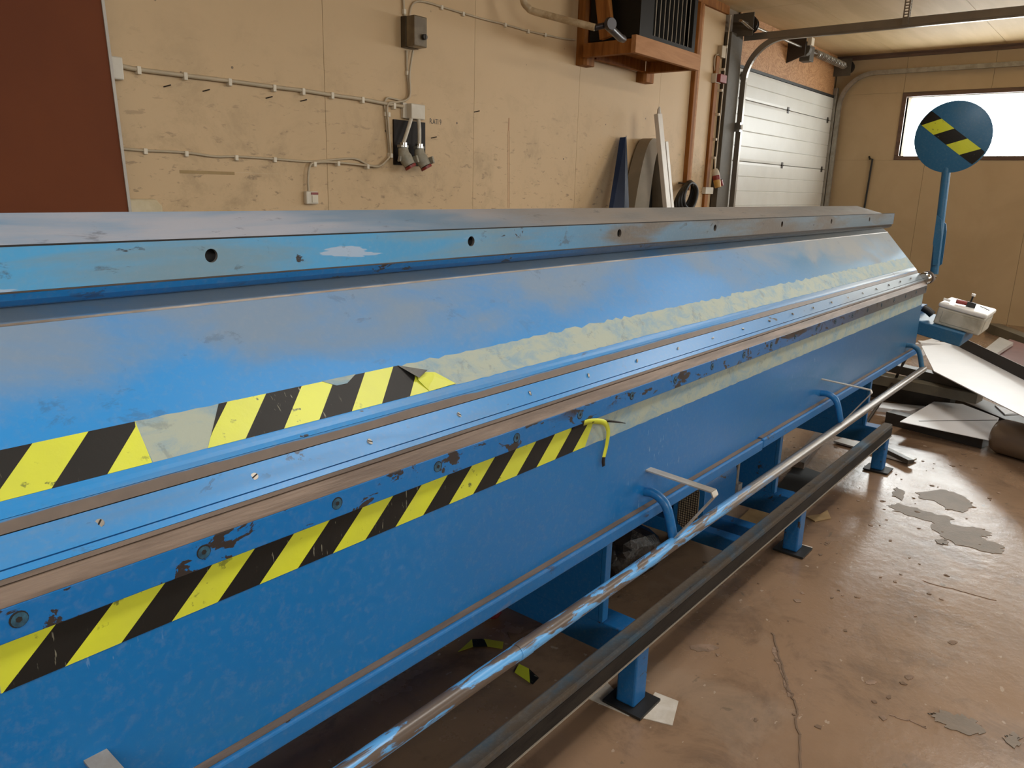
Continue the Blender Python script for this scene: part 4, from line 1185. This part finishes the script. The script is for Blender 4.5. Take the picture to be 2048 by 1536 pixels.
one('plug_body', lambda b: tube(b, [q, q + d * 0.12, q + d * 0.36], [0.022, 0.034, 0.037], 12), 'white_plastic', pc, smooth=40)
one('red_collar', lambda b: tube(b, [q + d * 0.365, q + d * 0.60], 0.038, 12), 'plug_red', pc, smooth=40)
one('yellow_end', lambda b: tube(b, [q + d * 0.605, q + d * 1.0], [0.036, 0.032], 12), 'plug_yellow', pc, smooth=40)
one('red_flap', lambda b: tube(b, [q + d * 0.6 + Vector((0.05, -0.01, 0)), q + d * 0.9 + Vector((0.07, -0.01, 0))], [0.026, 0.022], 10), 'plug_red', pc, smooth=40)
one('lead', lambda b: tube(b, [at_y(1430, 316, YB - 0.045), q], 0.008, 8), 'clip_white', pc)

# things leaning on the back wall behind the machine
bm = B()
A, Bq, C, D = at_y(1240, 275, 3.58), at_y(1253, 271, 3.58), at_y(1258, 415, 3.42), at_y(1218, 415, 3.42)
d1 = (D - A) / (D.z - A.z); d2 = (C - Bq) / (C.z - Bq.z)
A0, B0 = A + d1 * (0 - A.z), Bq + d2 * (0 - Bq.z)
Mid0 = A0.lerp(B0, 0.55) + Vector((0, -0.09, 0)); Mid1 = A.lerp(Bq, 0.55) + Vector((0, -0.02, -0.005))
slab(bm, [A0, Mid0, Mid1, A], (0.004, 0.004, 0)); slab(bm, [Mid0, B0, Bq, Mid1], (0.004, 0.004, 0))
nv = finish('navy_sheet', bm, 'navy_sheet'); tag(nv, 'folded navy blue sheet metal piece leaning on the back wall', 'sheet metal')

bm = B()                                     # floor covering bent over into an arch
ta, tb, tc = at_y(1262, 415, 3.45), at_y(1303, 276, 3.5), at_y(1354, 415, 3.45)
arch = []
xl, xr, zt = ta.x - 0.10, tc.x + 0.06, tb.z
for k in range(33):
    u = -1 + 2 * k / 32
    arch.append((xl + (xr - xl) * (0.5 + 0.5 * u * abs(u) ** 0.15), zt * (1 - abs(u) ** 2.6)))
arch[0] = (xl, 0.0); arch[-1] = (xr, 0.0)
prev = None
for i, (x, z) in enumerate(arch):
    cx_ = (xl + xr) / 2
    xi, zi = cx_ + 0.03 + (x - cx_) * 0.52, max(0, z * 0.95)
    ring = [bm.verts.new(p) for p in ((x, 3.44 + 0.05 * z / zt, z), (x, 3.60, z), (xi, 3.60, zi), (xi, 3.40 + 0.05 * z / zt, zi))]
    if prev:
        for k in range(4): bm.faces.new([prev[k], prev[(k + 1) % 4], ring[(k + 1) % 4], ring[k]])
    prev = ring
al = finish('arched_lino', bm, 'grey_lino', smooth=50)
one('inner_shade', lambda b: slab(b, [((xl + xr) / 2 + 0.03 + (x - (xl + xr) / 2) * 0.5, 3.56, z * 0.94) for x, z in arch], (0, 0.01, 0)), 'black_rubber', al)  # black slab standing in for the shade inside the arch
tag(al, 'grey brown floor covering bent into a tall arch against the back wall', 'floor covering')


def lean(name, p_top, p_low, w, dep, m, label, cat, yt, yl):
    a, b = at_y(*p_top, yt), at_y(*p_low, yl); d = (b - a) / (b.z - a.z); c = a + d * (0 - a.z)
    bm = B(); bar(bm, (c.x, c.y, 0), a, w, dep, (0, 1, 0)); return tag(finish(name, bm, m, bevel=0.003), label, cat)


lean('white_profile', (1316, 228), (1334, 415), 0.075, 0.04, 'white_profile', 'tall white profile leaning on the bent floor covering, taller of the two', 'profile', 3.40, 3.28)
lean('speckled_profile', (1331, 283), (1343, 415), 0.045, 0.03, 'white_profile', 'shorter whitish profile just right of the tall white one', 'profile', 3.435, 3.36)
bm = B(); q = at_y(1318, 219, 3.40); tube(bm, [at_y(1318, 230, 3.40), q, at_y(1319, 214, 3.40)], [0.02, 0.014, 0.006], 6)
tag(finish('foam_scrap', bm, 'paper_white'), 'scrap of white foam on top of the tall white profile', 'scrap')
bm = B(); q = at_y(1374, 392, 3.52)          # coil of black cable on a hook
for k in range(5):
    L = [(q.x + (0.13 + 0.012 * k) * cos(a_) * (1 + 0.1 * sin(2 * a_ + k)), 3.52 + 0.018 * (k - 2), q.z - 0.02 * k * 0.3 + (0.12 + 0.01 * k) * sin(a_ + 0.2 * k)) for a_ in [2 * pi * i / 28 for i in range(29)]]
    tube(bm, L, 0.017, 7)
tag(finish('cable_coil', bm, 'black_rubber', smooth=60), 'coil of black cable hung low on the back wall by the timber strip', 'cable')
one('hook', lambda b: tube(b, [(q.x, YB, q.z + 0.12), (q.x, 3.46, q.z + 0.105)], 0.008, 6), 'dark_steel', bpy.data.objects['cable_coil'])
a, b_ = at_x(1745, 318, XR - 0.02), at_x(1730, 408, XR - 0.02); d = (b_ - a) / (b_.z - a.z); c = a + d * (0.0 - a.z)
bm = B(); tube(bm, [Vector((XR, a.y + 0.05, a.z + 0.03)), Vector((XR - 0.03, a.y + 0.03, a.z)), a, c], 0.012, 8)
tag(finish('black_rod', bm, 'black_rubber', smooth=40), 'thin black rod standing against the end wall left of the window', 'rod')

# ------------------------------------------------------------------ offcuts beyond the machine
def sheet(name, px, z, th, m, label, cat='sheet metal', zs=None, group=None):
    P = [at_z(x_, y_, (zs[i] if zs else z)) for i, (x_, y_) in enumerate(px)]
    bm = B(); slab(bm, P, (0, 0, -th)); return tag(finish(name, bm, m), label, cat, group)


def prof(name, pa, pb, za, zb, w, h, m, label, cat='profile'):
    bm = B(); bar(bm, at_z(*pa, za), at_z(*pb, zb), w, h); return tag(finish(name, bm, m, bevel=0.002), label, cat)


prof('dark_channel', (1700, 762), (1905, 806), 0.075, 0.075, 0.10, 0.15, 'profile_dark', 'broad dark metal channel under the front of the offcut pile')
prof('olive_channel', (1715, 748), (1960, 795), 0.19, 0.19, 0.14, 0.07, 'profile_olive', 'olive grey metal channel in the offcut pile below the white sheet')
prof('black_channel', (1730, 722), (1990, 780), 0.26, 0.26, 0.10, 0.06, 'profile_dark', 'black metal channel highest under the large white sheet')
prof('black_beam', (1895, 790), (2130, 890), 0.04, 0.04, 0.20, 0.08, 'profile_dark', 'long black metal channel in front of the large white sheet')
wa = sheet('white_sheet', [(1843, 692), (1905, 687), (2190, 832), (2190, 905), (1868, 742)], 0.305, 0.006, 'sheet_white', 'large white sheet metal offcut on top of the pile')
A, Bq = at_z(1905, 687, 0.306), at_z(2190, 832, 0.306)
one('raised_lip', lambda b: slab(b, [A, Bq, Bq + Vector((0, 0, 0.085)), A + Vector((0, 0, 0.085))], (0.006, 0.006, 0)), 'black_plate', wa)
one('lip_edge', lambda b: slab(b, [A + Vector((0, 0, 0.0855)), Bq + Vector((0, 0, 0.0855)), Bq + Vector((0, 0, 0.087)), A + Vector((0, 0, 0.087))], (0.05, 0.03, 0)), 'sheet_white', wa)
sheet('maroon_sheet', [(1958, 716), (2020, 678), (2150, 722), (2150, 760), (2048, 741)], 0.12, 0.10, 'sheet_maroon', 'dull maroon sheet metal at the back of the pile')
sheet('grey_sheet', [(1962, 704), (2000, 674), (2027, 685), (1985, 712)], 0.16, 0.03, 'sheet_grey', 'small shiny grey sheet metal scrap beside the maroon sheet')
prof('white_strip', (1838, 685), (1960, 693), 0.2, 0.2, 0.10, 0.02, 'sheet_white', 'narrow white strip at the rear of the pile below the blue arm')
prof('white_batten', (1835, 700), (1870, 690), 0.06, 0.06, 0.08, 0.12, 'sheet_white', 'short white piece glimpsed right of the machine end')
prof('skirting_profile', (1985, 655), (2130, 712), 0.05, 0.05, 0.14, 0.10, 'profile_olive', 'grey brown profile lying along the foot of the end wall')
wb = sheet('folded_white_sheet', [(1800, 843), (1868, 803), (1925, 808), (1998, 836), (1985, 872), (1978, 880)], 0.09, 0.004, 'sheet_white', 'white folded sheet metal lying in front of the pile beside the brown roll')
one('fold_line', lambda b: bar(b, at_z(1838, 842, 0.0912), at_z(1994, 840, 0.0912), 0.008, 0.002), 'profile_dark', wb)
prof('front_channel', (1778, 833), (1972, 882), 0.042, 0.042, 0.10, 0.084, 'profile_dark', 'dark metal channel along the front edge of the folded white sheet')
sheet('white_offcut', [(1728, 800), (1760, 804), (1850, 812), (1820, 822), (1730, 812)], 0.03, 0.03, 'sheet_white', 'white offcut on the floor behind the handrail end')
sheet('white_plate', [(1990, 810), (2040, 826), (2010, 828)], 0.09, 0.02, 'sheet_white', 'white corner of sheet behind the brown roll')
# rolled brown sheet
bm = B(); c0 = at_z(2003, 872, 0.105); ax = Vector((-0.25, -1, 0)).normalized()
RR = 0.105
L = []
for i in range(7):
    t_ = i / 6
    L.append(c0 + ax * (-0.01 + 0.9 * t_))
tube(bm, [c0 - ax * 0.045, c0 - ax * 0.03, c0] + L[1:], [RR * 0.55, RR * 0.85, RR * 0.99] + [RR] * 6, 24)
bmesh.ops.scale(bm, verts=bm.verts, vec=(1.25, 1, 1), space=Matrix.Translation(-c0))
tag(finish('brown_roll', bm, 'roll_brown', smooth=50), 'thick brown roll lying at the right edge in front of the pile', 'roll')
# loose diagonal profiles near the far stand
prof('grey_strip', (1676, 880), (1825, 922), 0.012, 0.012, 0.11, 0.012, 'sheet_grey', 'pale grey metal strip on the floor by the far leg')
prof('black_strip', (1762, 895), (1822, 924), 0.030, 0.030, 0.04, 0.024, 'profile_dark', 'short black profile resting on the pale grey strip')
prof('flat_batten', (1595, 930), (1655, 855), 0.02, 0.02, 0.07, 0.04, 'rust_strip', 'brownish flat batten on the floor under the machine')
bm = B(); tube(bm, [at_z(1730, 850, 0.008), at_z(1790, 760, 0.2), at_z(1812, 715, 0.42)], 0.011, 8)
tag(finish('thin_rod', bm, 'dark_steel'), 'thin dark rod propped on the pile behind the handrail', 'rod')
bm = B(); tube(bm, [at_z(1690, 822, 0.006), at_z(1745, 778, 0.006), at_z(1768, 755, 0.006)], 0.006, 6)
tag(finish('dark_wire', bm, 'black_rubber'), 'thin dark wire on the floor behind the third stand', 'wire')

# under the machine
sheet('black_mat', [(1540, 990), (1592, 928), (1662, 952), (1625, 1010), (1570, 1012)], 0.004, 0.004, 'mat_black', 'black rubber mat on the floor under the machine', 'mat')
sheet('white_paper', [(1175, 1396), (1212, 1362), (1268, 1420), (1258, 1432)], 0.002, 0.0018, 'paper_white', 'dirty white paper left of the black pad under the nearest leg', 'paper')
sheet('white_card', [(1310, 1384), (1357, 1402), (1345, 1450), (1279, 1434)], 0.003, 0.0025, 'paper_white', 'clean white card right of the black pad under the nearest leg', 'paper')
sheet('paper_pad', [(1545, 1098), (1565, 1078), (1625, 1094), (1608, 1113)], 0.003, 0.0025, 'paper_white', 'grimy paper pad under the second leg', 'paper')


def tape_scrap(px, split, label):
    P = [at_z(x_, y_, 0.003) for x_, y_ in px]
    bm = B()
    n = len(P) // 2
    top, bot = P[:n], P[n:][::-1]
    for i in range(n - 1):
        vs = [top[i], top[i + 1], bot[i + 1], bot[i]]
        slab(bm, vs, (0, 0, 0.0012), 1 if split[i] else 0)
    tag(finish('tape_scrap', bm, ['tape_yellow', 'tape_black']), label, 'tape', 'loose tape scraps')


tape_scrap([(936, 1286), (944, 1279), (968, 1278), (1007, 1284), (1005, 1298), (975, 1293), (946, 1294), (916, 1304)], [0, 1, 0], 'curved scrap of hazard tape on the floor, farther of the two')
tape_scrap([(1038, 1328), (1058, 1338), (1078, 1356), (1066, 1369), (1060, 1366), (1029, 1345)], [0, 1], 'kinked scrap of hazard tape on the floor, nearer of the two')


def crumple(name, c, r, m, label, cat, sq=0.7, seed=1, amp=0.28, sub=3):
    bm = B(); bmesh.ops.create_icosphere(bm, subdivisions=sub, radius=1.0); rr = random.Random(seed)
    dirs = [Vector((rr.uniform(-1, 1), rr.uniform(-1, 1), rr.uniform(-1, 1))).normalized() for _ in range(26)]
    for v in bm.verts:
        d = v.co.normalized(); k = 1.0
        for j, q in enumerate(dirs): k -= amp * max(0, d.dot(q) - 0.72) * (1 if j % 2 else -0.7) * 2
        v.co = d * k
    zmin = min(v.co.z for v in bm.verts)
    for v in bm.verts: v.co = Vector((c[0] + v.co.x * r, c[1] + v.co.y * r, (v.co.z - zmin) * r * sq + 0.0005))
    for v in bm.verts:
        k = rr.uniform(-1, 1) * r * 0.045; v.co += Vector((k, k * rr.uniform(-1, 1), 0 if v.co.z < r * 0.1 else abs(k)))
    return tag(finish(name, bm, m), label, cat)


q = at_z(1240, 1100, 0.10); crumple('plastic_bag', (min(q.x, 2.47), q.y, 0), 0.14, 'bag_black', 'crumpled black plastic bag on the floor under the machine', 'bag', 0.85, 3)
q = at_z(1430, 1030, 0.05); crumple('plastic_bag', (2.98, 1.38, 0), 0.105, 'bag_black', 'second dark crumpled bag behind the motor under the machine', 'bag', 0.8, 8)
q = at_z(985, 1232, 0.0); crumple('red_cloth', q, 0.035, 'cloth_red', 'small red cloth on the floor far under the machine', 'cloth', 0.5, 5)
sheet('cardboard_piece', [(1475, 1040), (1500, 1018), (1545, 1022), (1520, 1052)], 0.006, 0.004, 'cardboard', 'torn cardboard piece on the floor behind the base rail', 'cardboard')
sheet('cardboard_scrap', [(1612, 1032), (1640, 1028), (1655, 1020), (1662, 1036), (1630, 1042)], 0.006, 0.004, 'cardboard', 'small tan cardboard scrap near the second leg', 'cardboard')
sheet('paper_scrap', [(1014, 1264), (1040, 1268), (1080, 1252), (1085, 1262), (1050, 1280), (1022, 1278)], 0.003, 0.002, 'crack_pale', 'brownish paper scrap beside the farther tape scrap', 'paper')
bm = B()
for k in range(150):                         # sweepings too small to count
    x_, y_ = rnd.uniform(2.0, 5.4), rnd.uniform(0.35, 1.7)
    s_ = rnd.uniform(0.004, 0.016); a_ = rnd.uniform(0, pi)
    pts = [(x_ + s_ * cos(a_ + 2 * pi * i / 5) * rnd.uniform(0.3, 1.2), y_ + s_ * sin(a_ + 2 * pi * i / 5) * rnd.uniform(0.3, 1.2), 0.0008) for i in range(5)]
    slab(bm, pts, (0, 0, 0.0015), 0 if rnd.random() < 0.6 else 1)
o = finish('floor_sweepings', bm, ['crack_dark', 'crack_pale']); tag(o, 'fine crumbs and paint flakes scattered over the concrete floor', 'debris'); o['kind'] = 'stuff'
